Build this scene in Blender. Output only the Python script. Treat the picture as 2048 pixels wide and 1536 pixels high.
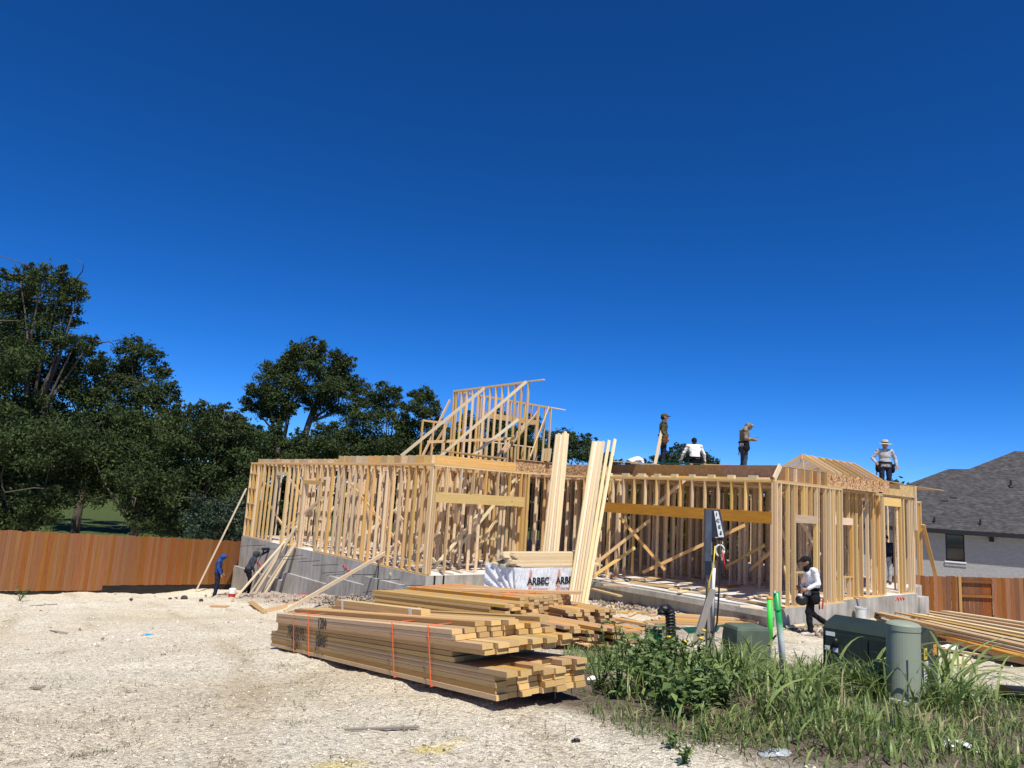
import bpy, bmesh, math, random
import numpy as np
from mathutils import Vector, Matrix, Euler
random.seed(7); RNG = np.random.default_rng(7)
sc = bpy.context.scene
for o in list(bpy.data.objects): bpy.data.objects.remove(o)
COL = sc.collection
rad = math.radians

# ------------------------------------------------------------------ camera
FPX, PITCH, ROLL, HC = 1442.0, rad(9.03), rad(3.51), 2.222
_c, _s, _cr, _sr = math.cos(PITCH), math.sin(PITCH), math.cos(ROLL), math.sin(ROLL)
cam_d = bpy.data.cameras.new('camera'); cam = bpy.data.objects.new('camera', cam_d); COL.objects.link(cam)
cam_d.sensor_fit = 'HORIZONTAL'; cam_d.sensor_width = 36.0; cam_d.lens = FPX/2048*36
cam_d.clip_start = 0.05; cam_d.clip_end = 3000
_r0, _u0, _f0 = Vector((1,0,0)), Vector((0,-_s,_c)), Vector((0,_c,_s))
_X = _r0*_cr+_u0*_sr; _Y = _r0*-_sr+_u0*_cr; _Z = -_f0
cam.matrix_world = Matrix(((_X.x,_Y.x,_Z.x,0),(_X.y,_Y.y,_Z.y,0),(_X.z,_Y.z,_Z.z,HC),(0,0,0,1)))
sc.camera = cam
sc.render.resolution_x, sc.render.resolution_y = 1024, 768

# ------------------------------------------------------------------ sky, sun, exposure
SUN_EL, SUN_AZ = rad(60), rad(166)          # azimuth clockwise from the viewing direction (+Y)
w = bpy.data.worlds.new('World'); sc.world = w; w.use_nodes = True
nt = w.node_tree; nt.nodes.clear()
n_out = nt.nodes.new('ShaderNodeOutputWorld'); n_bg = nt.nodes.new('ShaderNodeBackground')
n_sky = nt.nodes.new('ShaderNodeTexSky'); n_sky.sky_type = 'NISHITA'; n_sky.sun_disc = False
n_sky.sun_elevation = SUN_EL; n_sky.sun_rotation = SUN_AZ
n_sky.air_density = 1.6; n_sky.dust_density = 0.0; n_sky.ozone_density = 10.0; n_sky.altitude = 7000
n_hs = nt.nodes.new('ShaderNodeHueSaturation'); n_hs.inputs['Hue'].default_value = 0.503; n_hs.inputs['Saturation'].default_value = 1.12; n_hs.inputs['Value'].default_value = 1.0
n_gm = nt.nodes.new('ShaderNodeGamma'); n_gm.inputs[1].default_value = 1.2
nt.links.new(n_sky.outputs[0], n_gm.inputs[0]); nt.links.new(n_gm.outputs[0], n_hs.inputs['Color']); nt.links.new(n_hs.outputs[0], n_bg.inputs[0]); nt.links.new(n_bg.outputs[0], n_out.inputs[0])
n_bg.inputs[1].default_value = 0.078
sun_d = bpy.data.lights.new('sun', 'SUN'); sun = bpy.data.objects.new('sun', sun_d); COL.objects.link(sun)
sun_d.energy = 4.6; sun_d.angle = rad(0.53); sun_d.color = (1.0, 0.955, 0.87)
TOSUN = Vector((math.sin(SUN_AZ)*math.cos(SUN_EL), math.cos(SUN_AZ)*math.cos(SUN_EL), math.sin(SUN_EL)))
sun.rotation_euler = TOSUN.to_track_quat('Z', 'Y').to_euler(); sun.location = (8,-14,30)
vs = sc.view_settings; vs.view_transform = 'Standard'; vs.look = 'None'; vs.exposure = 0.38; vs.gamma = 1.0; vs.use_curve_mapping = False
sc.render.engine = 'CYCLES'

# ------------------------------------------------------------------ coordinates (world: x right, y away from the camera, z above the slab)
def ray(px, py):
    uu, vv = px-1024, 768-py
    u = uu*_cr-vv*_sr; v = uu*_sr+vv*_cr
    return Vector((u/FPX, _c-v/FPX*_s, _s+v/FPX*_c))
def atD(px, py, D): d = ray(px,py); return d*(D/d.y)+Vector((0,0,HC))
def atz(px, py, z): d = ray(px,py); return d*((z-HC)/d.z)+Vector((0,0,HC))
TH = rad(-39.71)
VA, VB = Vector((math.sin(TH), math.cos(TH), 0)), Vector((math.cos(TH), -math.sin(TH), 0))
LC = Vector((-2.0317, 20.3514, 0)); RA, RB = -7.483, 4.969; HW_ = 3.08
def HP(A, B, z=0): return LC+VA*A+VB*B+Vector((0,0,z))
def pb(px, py, B):
    d = ray(px,py); p = LC+VB*B; t = p.dot(VB)/d.dot(VB); q = d*t+Vector((0,0,HC)); return (q-LC).dot(VA), q.z
def pa(px, py, A):
    d = ray(px,py); p = LC+VA*A; t = p.dot(VA)/d.dot(VA); q = d*t+Vector((0,0,HC)); return (q-LC).dot(VB), q.z

# terrain height: radial basis through surveyed spots
_ctl = [(0,0,.95),(-6,0,.85),(6,0,.95),(0,-8,.95),(-8,-8,.85),(9,-8,.95),(0.02,4.95,.875),(-.73,6.21,.665),(-1.48,7.48,.465),(-2.23,8.74,.265),(-2.98,10,.06),(.6,5.3,.895),(-.14,6.57,.695),(-.9,7.83,.49),(-1.63,9.1,.28),(3.3,6.0,.77),(4.7,8,.58),(2.55,9,.48),
 (0.6,17.2,-.38),(2.6,14,-.12),(-2.9,19.3,-.98),(-4.6,21.9,-1.08),(-6.6,24.1,-1.4),(-8.8,26.6,-1.75),(-11.7,30.0,-2.15),(-10.6,28,-2.11),(-9.67,28.6,-1.98),
 (-15.92,21.6,-1.47),(-14.9,23.6,-1.66),(-13.78,26,-1.88),(-12.72,29.4,-2.19),(-11.29,33.2,-2.51),(6.0,17,-.42),(7.1,16.9,-.45),(11.3,19.6,-.5),(9,12,.06),(5.5,5,.78),(14,22,-.85),(17.5,26,-1.1),
 (-9,9,-.25),(-12,14,-1.0),(-6,14,-.55),(-14,4,.1),(14,6,.55),(20,14,-.1),(0,40,-1.6),(20,42,-1.1),(-22,45,-2.9),(-32,30,-2.8),(35,30,-1.0),(-25,10,-1.1),(30,5,.3),
 (9,24,-.6),(2,27,-.8)]
_cp = np.array(_ctl); _n = len(_cp)
_d = np.hypot(_cp[:,None,0]-_cp[None,:,0], _cp[:,None,1]-_cp[None,:,1])
_M = np.zeros((_n+3,_n+3)); _M[:_n,:_n] = np.sqrt(_d**2+1.0); _M[:_n,_n] = 1; _M[:_n,_n+1:] = _cp[:,:2]; _M[_n:,:_n] = _M[:_n,_n:].T
_wt = np.linalg.solve(_M, np.concatenate([_cp[:,2],[0,0,0]]))
def gz_np(x, y):
    x = np.asarray(x,float); y = np.asarray(y,float)
    xs, ys = np.clip(x,-40,45), np.clip(y,-12,55)
    r = np.sqrt((xs[...,None]-_cp[:,0])**2+(ys[...,None]-_cp[:,1])**2+1.0)
    z = r@_wt[:_n]+_wt[_n]+_wt[_n+1]*xs+_wt[_n+2]*ys
    far = np.clip((np.hypot(x,y-15)-38)/30,0,1); far = far*far*(3-2*far)
    z = z*(1-far)+far*(-2.4)
    return np.clip(z,-3.4,1.4)
def gz(x, y): return float(gz_np(x,y))
def onground(px, py, dz=0.0):
    d = ray(px,py); t = 2.0
    for i in range(2400):
        q = d*t
        if q.z+HC-dz <= gz(q.x,q.y): break
        t += 0.02 if t < 20 else .05
    q = d*t; return Vector((q.x,q.y,gz(q.x,q.y)))
def G(x, y, dz=0): return Vector((x,y,gz(x,y)+dz))

# ------------------------------------------------------------------ materials
def newmat(name):
    m = bpy.data.materials.new(name); m.use_nodes = True; nt = m.node_tree; nt.nodes.clear()
    o = nt.nodes.new('ShaderNodeOutputMaterial'); b = nt.nodes.new('ShaderNodeBsdfPrincipled'); nt.links.new(b.outputs[0], o.inputs[0])
    return m, nt, b
def N(nt, t, **k):
    n = nt.nodes.new(t)
    for a_, v in k.items():
        if a_.startswith('i_'):
            key = a_[2:]; key = int(key) if key.isdigit() else key
            n.inputs[key].default_value = v
        else: setattr(n, a_, v)
    return n
def ramp(nt, stops):
    r = nt.nodes.new('ShaderNodeValToRGB'); e = r.color_ramp.elements
    while len(e) > 1: e.remove(e[-1])
    e[0].position = stops[0][0]; e[0].color = (*stops[0][1],1)
    for p, c in stops[1:]:
        x = e.new(p); x.color = (*c,1)
    return r
def plain(name, col, rough=.6, metal=0.0, var=0.15, scale=8, bump=0.0, bscale=60, spec=0.4, coord='Object'):
    m, nt, b = newmat(name); L = nt.links.new
    tc = N(nt,'ShaderNodeTexCoord'); no = N(nt,'ShaderNodeTexNoise', i_Scale=scale, i_Detail=6.0); L(tc.outputs[coord], no.inputs['Vector'])
    lo = tuple(max(0,c*(1-var)) for c in col); hi = tuple(min(1,c*(1+var)) for c in col)
    r = ramp(nt, [(.3,lo),(.7,hi)]); L(no.outputs[0], r.inputs[0]); L(r.outputs[0], b.inputs['Base Color'])
    b.inputs['Roughness'].default_value = rough; b.inputs['Metallic'].default_value = metal; b.inputs['Specular IOR Level'].default_value = spec
    if bump:
        n2 = N(nt,'ShaderNodeTexNoise', i_Scale=bscale, i_Detail=4.0); L(tc.outputs[coord], n2.inputs['Vector'])
        bp = N(nt,'ShaderNodeBump', i_Strength=bump, i_Distance=.02); L(n2.outputs[0], bp.inputs['Height']); L(bp.outputs[0], b.inputs['Normal'])
    return m
def wood(name, c1, c2, end=None, rough=.8, var=.35, sat=.25, scale=(1.6,7,7), knots=True):
    """boards: unit boxes, local x is the length; every object gets its own tint and its own stretch of grain"""
    m, nt, b = newmat(name); L = nt.links.new
    tc = N(nt,'ShaderNodeTexCoord'); oi = N(nt,'ShaderNodeObjectInfo')
    mu = N(nt,'ShaderNodeMath', operation='MULTIPLY', i_1=173.0); L(oi.outputs['Random'], mu.inputs[0])
    ad = N(nt,'ShaderNodeVectorMath', operation='ADD'); L(tc.outputs['Object'], ad.inputs[0]); L(mu.outputs[0], ad.inputs[1])
    mp = N(nt,'ShaderNodeMapping'); mp.inputs['Scale'].default_value = scale; L(ad.outputs[0], mp.inputs[0])
    no = N(nt,'ShaderNodeTexNoise', i_Scale=2.2, i_Detail=7.0, i_Distortion=1.2); L(mp.outputs[0], no.inputs['Vector'])
    r = ramp(nt, [(.28,c1),(.5,tuple((a_+b_)/2 for a_,b_ in zip(c1,c2))),(.72,c2)]); L(no.outputs[0], r.inputs[0])
    col = r.outputs[0]
    if knots:
        mp2 = N(nt,'ShaderNodeMapping'); mp2.inputs['Scale'].default_value = (9,2.2,2.2); L(ad.outputs[0], mp2.inputs[0])
        vo = N(nt,'ShaderNodeTexVoronoi', i_Scale=1.0); L(mp2.outputs[0], vo.inputs['Vector'])
        kr = ramp(nt, [(0.05,(.28,.2,.13)),(.13,(1,1,1))]); L(vo.outputs['Distance'], kr.inputs[0])
        mk = N(nt,'ShaderNodeMix', data_type='RGBA', blend_type='MULTIPLY'); mk.inputs[0].default_value = .8
        L(col, mk.inputs[6]); L(kr.outputs[0], mk.inputs[7]); col = mk.outputs[2]
    hs = N(nt,'ShaderNodeHueSaturation')
    m1 = N(nt,'ShaderNodeMapRange', i_3=1-var, i_4=1+var*.7); L(oi.outputs['Random'], m1.inputs[0]); L(m1.outputs[0], hs.inputs['Value'])
    m2 = N(nt,'ShaderNodeMath', operation='FRACT'); m3 = N(nt,'ShaderNodeMath', operation='MULTIPLY', i_1=7.31); L(oi.outputs['Random'], m3.inputs[0]); L(m3.outputs[0], m2.inputs[0])
    m4 = N(nt,'ShaderNodeMapRange', i_3=1-sat, i_4=1+sat); L(m2.outputs[0], m4.inputs[0]); L(m4.outputs[0], hs.inputs['Saturation'])
    m5 = N(nt,'ShaderNodeMath', operation='FRACT'); m6 = N(nt,'ShaderNodeMath', operation='MULTIPLY', i_1=13.7); L(oi.outputs['Random'], m6.inputs[0]); L(m6.outputs[0], m5.inputs[0])
    m7 = N(nt,'ShaderNodeMapRange', i_3=.488, i_4=.508); L(m5.outputs[0], m7.inputs[0]); L(m7.outputs[0], hs.inputs['Hue'])
    L(col, hs.inputs['Color']); col = hs.outputs[0]
    if end:
        sx = N(nt,'ShaderNodeSeparateXYZ'); L(tc.outputs['Normal'], sx.inputs[0]); ab_ = N(nt,'ShaderNodeMath', operation='ABSOLUTE'); L(sx.outputs[0], ab_.inputs[0])
        gt = N(nt,'ShaderNodeMath', operation='GREATER_THAN', i_1=.9); L(ab_.outputs[0], gt.inputs[0])
        mpe = N(nt,'ShaderNodeMapping'); mpe.inputs['Scale'].default_value = (1,3,6); L(ad.outputs[0], mpe.inputs[0])
        wv = N(nt,'ShaderNodeTexNoise', i_Scale=3.0, i_Detail=3.0); L(mpe.outputs[0], wv.inputs['Vector'])
        er = ramp(nt, [(.3,tuple(c*.7 for c in end)),(.7,end)]); L(wv.outputs[0], er.inputs[0])
        hs2 = N(nt,'ShaderNodeHueSaturation'); L(m1.outputs[0], hs2.inputs['Value']); L(er.outputs[0], hs2.inputs['Color'])
        me = N(nt,'ShaderNodeMix', data_type='RGBA'); L(gt.outputs[0], me.inputs[0]); L(col, me.inputs[6]); L(hs2.outputs[0], me.inputs[7]); col = me.outputs[2]
    L(col, b.inputs['Base Color']); b.inputs['Roughness'].default_value = rough; b.inputs['Specular IOR Level'].default_value = .25
    bp = N(nt,'ShaderNodeBump', i_Strength=.25, i_Distance=.004); L(no.outputs[0], bp.inputs['Height']); L(bp.outputs[0], b.inputs['Normal'])
    return m
def leafmat(name, c1, c2, rough=.55, trans=.25, spec=.35):
    m, nt, b = newmat(name); L = nt.links.new
    at = N(nt,'ShaderNodeAttribute', attribute_name='tint'); r = ramp(nt, [(0,c1),(1,c2)]); L(at.outputs['Fac'], r.inputs[0]); L(r.outputs[0], b.inputs['Base Color'])
    b.inputs['Roughness'].default_value = rough; b.inputs['Specular IOR Level'].default_value = spec
    tr = N(nt,'ShaderNodeBsdfTranslucent'); L(r.outputs[0], tr.inputs[0]); mx = N(nt,'ShaderNodeMixShader'); mx.inputs[0].default_value = trans
    out = [n for n in nt.nodes if n.type == 'OUTPUT_MATERIAL'][0]
    L(b.outputs[0], mx.inputs[1]); L(tr.outputs[0], mx.inputs[2]); L(mx.outputs[0], out.inputs[0])
    return m

M = {}
M['stud'] = wood('framing_lumber', (.52,.345,.16), (.70,.505,.265), (.66,.47,.24), var=.26, sat=.26, scale=(1.4,5,5))
M['pale'] = wood('pale_lumber', (.60,.46,.27), (.76,.63,.41), (.74,.62,.42), var=.22, sat=.2)
M['plank'] = wood('bundle_lumber', (.45,.275,.10), (.63,.42,.18), (.68,.45,.18), var=.25, sat=.2)
M['orange'] = wood('orange_lumber', (.46,.255,.09), (.60,.37,.155), (.60,.42,.2), var=.22, sat=.22)
M['lvl'] = wood('engineered_beam', (.33,.145,.028), (.47,.225,.05), (.4,.2,.06), var=.1, sat=.1, scale=(6,3,9), knots=False)
M['rim'] = wood('brown_rim_board', (.20,.10,.045), (.33,.185,.085), (.35,.2,.1), var=.25, sat=.2, knots=False)
M['grey_wood'] = wood('weathered_lumber', (.22,.18,.14), (.36,.31,.25), (.3,.25,.2), var=.15, sat=.2)
M['picket'] = wood('stained_picket', (.225,.092,.028), (.36,.16,.056), (.3,.12,.05), var=.10, sat=.1, scale=(1.2,5,5))
M['picket2'] = wood('red_brown_picket', (.17,.068,.026), (.29,.125,.05), (.3,.12,.05), var=.34, sat=.15, scale=(1.2,5,5))
M['painted_green'] = wood('green_painted_lumber', (.008,.10,.075), (.012,.15,.11), (.6,.42,.22), var=.15, sat=.1, knots=False)
M['black_wood'] = wood('black_painted_lumber', (.008,.009,.011), (.016,.017,.02), (.42,.25,.09), var=.15, knots=False)
def osb(name, c1, c2, c3, scale):
    m, nt, b = newmat(name); L = nt.links.new
    tc = N(nt,'ShaderNodeTexCoord'); mp = N(nt,'ShaderNodeMapping'); mp.inputs['Scale'].default_value = scale; L(tc.outputs['Object'], mp.inputs[0])
    vo = N(nt,'ShaderNodeTexVoronoi', i_Scale=1.0); L(mp.outputs[0], vo.inputs['Vector'])
    sx = N(nt,'ShaderNodeSeparateColor'); L(vo.outputs['Color'], sx.inputs[0])
    r = ramp(nt, [(0,c1),(.5,c2),(.85,c3),(1,tuple(min(1,c*1.25) for c in c3))]); L(sx.outputs[0], r.inputs[0]); L(r.outputs[0], b.inputs['Base Color'])
    b.inputs['Roughness'].default_value = .8; b.inputs['Specular IOR Level'].default_value = .2
    return m
M['osb'] = osb('strand_board', (.22,.10,.04), (.42,.235,.105), (.62,.42,.23), (42,18,30))
M['osb_light'] = osb('strand_board_tan', (.42,.27,.11), (.50,.34,.15), (.56,.40,.2), (42,18,30))
M['ply'] = plain('deck_sheathing', (.42,.28,.14), .8, var=.2, scale=3)
def concrete():
    m, nt, b = newmat('cast_concrete'); L = nt.links.new; tc = N(nt,'ShaderNodeTexCoord')
    mp = N(nt,'ShaderNodeMapping'); mp.inputs['Scale'].default_value = (3.2,3.2,.5); L(tc.outputs['Object'], mp.inputs[0])
    n1 = N(nt,'ShaderNodeTexNoise', i_Scale=1.6, i_Detail=8.0, i_Roughness=.7); L(mp.outputs[0], n1.inputs['Vector'])
    n2 = N(nt,'ShaderNodeTexNoise', i_Scale=.9, i_Detail=6.0); L(tc.outputs['Object'], n2.inputs['Vector'])
    r1 = ramp(nt, [(.3,(.27,.255,.225)),(.5,(.42,.405,.37)),(.72,(.52,.505,.465))]); L(n1.outputs[0], r1.inputs[0])
    r2 = ramp(nt, [(.3,(.72,.70,.66)),(.65,(1.08,1.07,1.05))]); L(n2.outputs[0], r2.inputs[0])
    mx = N(nt,'ShaderNodeMix', data_type='RGBA', blend_type='MULTIPLY'); mx.inputs[0].default_value = 1; L(r1.outputs[0], mx.inputs[6]); L(r2.outputs[0], mx.inputs[7]); L(mx.outputs[2], b.inputs['Base Color'])
    n3 = N(nt,'ShaderNodeTexNoise', i_Scale=22.0, i_Detail=5.0); L(tc.outputs['Object'], n3.inputs['Vector']); bp = N(nt,'ShaderNodeBump', i_Strength=.5, i_Distance=.02); L(n3.outputs[0], bp.inputs['Height']); L(bp.outputs[0], b.inputs['Normal'])
    b.inputs['Roughness'].default_value = .9; b.inputs['Specular IOR Level'].default_value = .2
    return m
M['concrete'] = concrete()
M['slab'] = plain('slab_top', (.62,.60,.57), .8, var=.12, scale=1.2, bump=.1, bscale=40)
M['steel'] = plain('dark_steel', (.035,.028,.026), .6, .4, var=.3)
M['galv'] = plain('galvanised_steel', (.34,.36,.38), .4, .6, var=.2)
M['black'] = plain('black_plastic', (.012,.012,.013), .45, var=.2)
M['navybox'] = plain('dark_blue_steel_box', (.022,.028,.042), .4, .2, var=.2)
M['white'] = plain('white_plastic', (.78,.78,.76), .4, var=.06)
M['white_tag'] = plain('white_sticker', (.7,.7,.68), .5, var=.04)
M['greybin'] = plain('grey_white_plastic', (.58,.62,.63), .45, var=.08)
M['red'] = plain('red_plastic', (.5,.03,.02), .45, var=.1)
M['orange_str'] = plain('orange_band', (.85,.13,.03), .5, var=.08)
M['red_paint'] = plain('red_spray_paint', (.62,.09,.08), .8, var=.2)
M['yellow'] = plain('yellow_sticker', (.75,.55,.03), .5, var=.05)
M['orange_tag'] = plain('orange_sticker', (.75,.3,.03), .5, var=.05)
M['ink'] = plain('black_ink', (.012,.012,.014), .7, var=.1)
M['red_ink'] = plain('red_brown_ink', (.30,.06,.05), .7, var=.2)
M['lgreen'] = plain('neon_green_plastic', (.05,.62,.06), .45, var=.1)
M['dgreen'] = plain('green_paint', (.02,.33,.06), .5, var=.15)
M['xfmr'] = plain('dark_green_steel', (.021,.032,.026), .5, .0, var=.2, scale=3, spec=.3)
M['xfmr_top'] = M['xfmr']
M['ped'] = plain('sage_green_plastic', (.275,.305,.225), .55, var=.06, scale=2, spec=.3)
M['hgreen'] = plain('dusty_green_plastic', (.095,.125,.085), .55, var=.25, scale=5)
M['kick'] = plain('black_kickboard', (.02,.017,.015), .8, var=.4)
M['bark'] = plain('oak_bark', (.105,.085,.066), .9, var=.4, scale=6, bump=.6, bscale=14)
M['barkd'] = plain('grey_bark', (.16,.14,.12), .9, var=.4, scale=6, bump=.6, bscale=14)
M['leaf'] = leafmat('oak_leaves', (.015,.028,.010), (.072,.102,.031), trans=.15, spec=.15, rough=.7)
M['leafb'] = leafmat('juniper_leaves', (.012,.026,.013), (.044,.074,.040), trans=.1)
M['grass'] = leafmat('tall_grass', (.048,.095,.019), (.29,.36,.11), trans=.3, rough=.45, spec=.4)
M['weed'] = leafmat('weed_leaves', (.05,.095,.024), (.22,.30,.09), trans=.25)
M['straw'] = leafmat('dry_grass', (.20,.16,.08), (.42,.36,.21), trans=.2)
M['flower'] = plain('yellow_petals', (.75,.5,.03), .6)
M['skin'] = plain('skin', (.30,.155,.09), .55, var=.1)
M['glass'] = plain('dark_window_glass', (.006,.008,.012), .08, var=.1, spec=.8)

# ------------------------------------------------------------------ object helpers
WM = {}
def link(o): COL.objects.link(o); return o
def tag(o, label=None, cat=None, group=None, kind=None):
    if label: o['label'] = label
    if cat: o['category'] = cat
    if group: o['group'] = group
    if kind: o['kind'] = kind
    return o
def thing(name, label, cat, loc, group=None):
    o = link(bpy.data.objects.new(name, None)); o.empty_display_size = .2; o.location = loc
    WM[o.name] = Matrix.Translation(Vector(loc)); return tag(o, label, cat, group)
def place(o, mw, parent=None):
    link(o)
    if parent is not None:
        o.parent = parent; o.matrix_basis = WM[parent.name].inverted() @ mw
    else: o.matrix_basis = mw
    WM[o.name] = mw
    return o
_unit = {}
def unit(mat):
    k = mat.name
    if k not in _unit:
        me = bpy.data.meshes.new('board_'+k); h = .5
        v = [(x,y,z) for x in (-h,h) for y in (-h,h) for z in (-h,h)]
        f_ = [(0,1,3,2),(4,6,7,5),(0,4,5,1),(2,3,7,6),(0,2,6,4),(1,5,7,3)]
        me.from_pydata(v,[],f_); me.materials.append(mat); me.update(); _unit[k] = me
    return _unit[k]
def bmat(p0, p1, wd, th, side):
    p0, p1 = Vector(p0), Vector(p1); x = (p1-p0); ln = x.length; x = x/ln
    y = Vector(side); y = y-x*y.dot(x)
    if y.length < 1e-5: y = Vector((0,1,0))-x*x.y
    y.normalize(); z = x.cross(y); c = (p0+p1)/2
    return Matrix(((x.x*ln,y.x*wd,z.x*th,c.x),(x.y*ln,y.y*wd,z.y*th,c.y),(x.z*ln,y.z*wd,z.z*th,c.z),(0,0,0,1)))
def board(name, p0, p1, wd, th, side, mat, parent=None):
    o = bpy.data.objects.new(name, unit(mat)); return place(o, bmat(p0,p1,wd,th,side), parent)
def mesh(name, verts, faces, mat, parent=None, smooth=False, mats=None, fm=None, tint=None, origin=None):
    v = np.asarray(verts, float).reshape(-1,3)
    if parent is not None: org = WM[parent.name].translation if origin is None else Vector(origin)
    elif origin is not None: org = Vector(origin)
    else: org = Vector(((v[:,0].min()+v[:,0].max())/2, (v[:,1].min()+v[:,1].max())/2, v[:,2].min()))
    me = bpy.data.meshes.new(name)
    vv = v-np.array(org)
    if isinstance(faces, np.ndarray):
        nf, k = faces.shape
        me.vertices.add(len(vv)); me.vertices.foreach_set('co', vv.ravel().astype(np.float32))
        me.loops.add(nf*k); me.loops.foreach_set('vertex_index', faces.ravel().astype(np.int32))
        me.polygons.add(nf); me.polygons.foreach_set('loop_start', np.arange(0,nf*k,k,dtype=np.int32)); me.polygons.foreach_set('loop_total', np.full(nf,k,np.int32))
    else: me.from_pydata([tuple(q) for q in vv], [], faces)
    me.update(calc_edges=True)
    for mm in (mats or [mat]): me.materials.append(mm)
    if fm is not None: me.polygons.foreach_set('material_index', np.asarray(fm,np.int32))
    if smooth: me.polygons.foreach_set('use_smooth', np.ones(len(me.polygons),bool))
    if tint is not None:
        at = me.attributes.new('tint','FLOAT','POINT'); at.data.foreach_set('value', np.asarray(tint,np.float32))
    me.validate()
    o = bpy.data.objects.new(name, me); return place(o, Matrix.Translation(org), parent)
class MB:
    def __init__(s): s.v = []; s.f = []
    def add(s, v, f):
        n = len(s.v); s.v += [Vector(q) for q in v]; s.f += [tuple(i+n for i in t) for t in f]; return s
    def box(s, p0, p1, wd, th, side):
        m = bmat(p0,p1,wd,th,side); h = .5
        v = [m@Vector((x,y,z)) for x in (-h,h) for y in (-h,h) for z in (-h,h)]
        return s.add(v, [(0,1,3,2),(4,6,7,5),(0,4,5,1),(2,3,7,6),(0,2,6,4),(1,5,7,3)])
    def tube(s, pts, rads, n=8, cap=True):
        pts = [Vector(p) for p in pts]
        if not isinstance(rads,(list,tuple)): rads = [rads]*len(pts)
        v = []; prev = None
        for i, p in enumerate(pts):
            d = (pts[min(i+1,len(pts)-1)]-pts[max(i-1,0)]).normalized()
            if prev is None: a_ = d.orthogonal().normalized()
            else: a_ = (prev-d*prev.dot(d)); a_ = a_.normalized() if a_.length > 1e-6 else d.orthogonal().normalized()
            prev = a_; b_ = d.cross(a_)
            v += [p+(a_*math.cos(2*math.pi*k/n)+b_*math.sin(2*math.pi*k/n))*rads[i] for k in range(n)]
        fs = [(i*n+k,i*n+(k+1)%n,(i+1)*n+(k+1)%n,(i+1)*n+k) for i in range(len(pts)-1) for k in range(n)]
        if cap: fs += [tuple(range(n-1,-1,-1)), tuple((len(pts)-1)*n+k for k in range(n))]
        return s.add(v, fs)
    def prism(s, poly, ext):
        n = len(poly); e = Vector(ext); v = [Vector(p) for p in poly]+[Vector(p)+e for p in poly]
        return s.add(v, [tuple(range(n-1,-1,-1)), tuple(range(n,2*n))]+[(i,(i+1)%n,n+(i+1)%n,n+i) for i in range(n)])
    def lathe(s, c, prof, n=20, axis=Vector((0,0,1)), sx=1, sy=1):
        c = Vector(c); ax = Vector(axis).normalized(); a_ = ax.orthogonal().normalized() if abs(ax.z) < .999 else Vector((1,0,0)); b_ = ax.cross(a_)
        v = []
        for r, h in prof: v += [c+ax*h+(a_*math.cos(2*math.pi*k/n)*sx+b_*math.sin(2*math.pi*k/n)*sy)*r for k in range(n)]
        fs = [(i*n+k,i*n+(k+1)%n,(i+1)*n+(k+1)%n,(i+1)*n+k) for i in range(len(prof)-1) for k in range(n)]
        fs += [tuple(range(n-1,-1,-1)), tuple((len(prof)-1)*n+k for k in range(n))]
        return s.add(v, fs)
    def ell(s, c, r, n=12, m=8, rot=None):
        c = Vector(c); v = [Vector((0,0,-r[2]))]; fs = []
        for i in range(1,m):
            t = math.pi*i/m-math.pi/2
            v += [Vector((r[0]*math.cos(t)*math.cos(2*math.pi*k/n), r[1]*math.cos(t)*math.sin(2*math.pi*k/n), r[2]*math.sin(t))) for k in range(n)]
        v.append(Vector((0,0,r[2])))
        if rot is not None: v = [rot@q for q in v]
        v = [q+c for q in v]
        for k in range(n): fs.append((0,1+(k+1)%n,1+k))
        for i in range(m-2):
            for k in range(n): a_ = 1+i*n+k; b_ = 1+i*n+(k+1)%n; fs.append((a_,b_,b_+n,a_+n))
        l = len(v)-1; o_ = 1+(m-2)*n
        for k in range(n): fs.append((o_+k,o_+(k+1)%n,l))
        return s.add(v, fs)
    def cap(s, p0, p1, r0, r1, n=12):
        """closed tapered capsule"""
        p0, p1 = Vector(p0), Vector(p1); d = (p1-p0).normalized(); pts = []; rs = []
        for k in (80,55,28): pts.append(p0-d*r0*math.sin(rad(k))); rs.append(r0*math.cos(rad(k)))
        pts += [p0, (p0+p1)/2, p1]; rs += [r0, (r0+r1)/2, r1]
        for k in (28,55,80): pts.append(p1+d*r1*math.sin(rad(k))); rs.append(r1*math.cos(rad(k)))
        return s.tube(pts, rs, n)
    def obj(s, name, mat, parent=None, smooth=False, **k): return mesh(name, [tuple(q) for q in s.v], s.f, mat, parent, smooth, **k)
def text_mesh(name, txt, size, mat, mw, parent, extrude=.002, offset=0.0, spacing=1.0, shear=0.0):
    cu = bpy.data.curves.new('t','FONT'); cu.body = txt; cu.size = size; cu.extrude = extrude; cu.offset = offset; cu.space_character = spacing; cu.shear = shear; cu.resolution_u = 3
    cu.align_x = 'CENTER'; cu.align_y = 'CENTER'
    to = bpy.data.objects.new('t', cu); COL.objects.link(to); bpy.context.view_layer.update()
    dg = bpy.context.evaluated_depsgraph_get(); me = bpy.data.meshes.new_from_object(to.evaluated_get(dg))
    bpy.data.objects.remove(to); me.materials.clear(); me.materials.append(mat); me.name = name
    return place(bpy.data.objects.new(name, me), mw, parent)
def frame(o, x, y): # matrix from origin, x dir, y dir
    x = Vector(x).normalized(); z = x.cross(Vector(y)).normalized(); y = z.cross(x)
    return Matrix(((x.x,y.x,z.x,o[0]),(x.y,y.y,z.y,o[1]),(x.z,y.z,z.z,o[2]),(0,0,0,1)))
UP = Vector((0,0,1))

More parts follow.
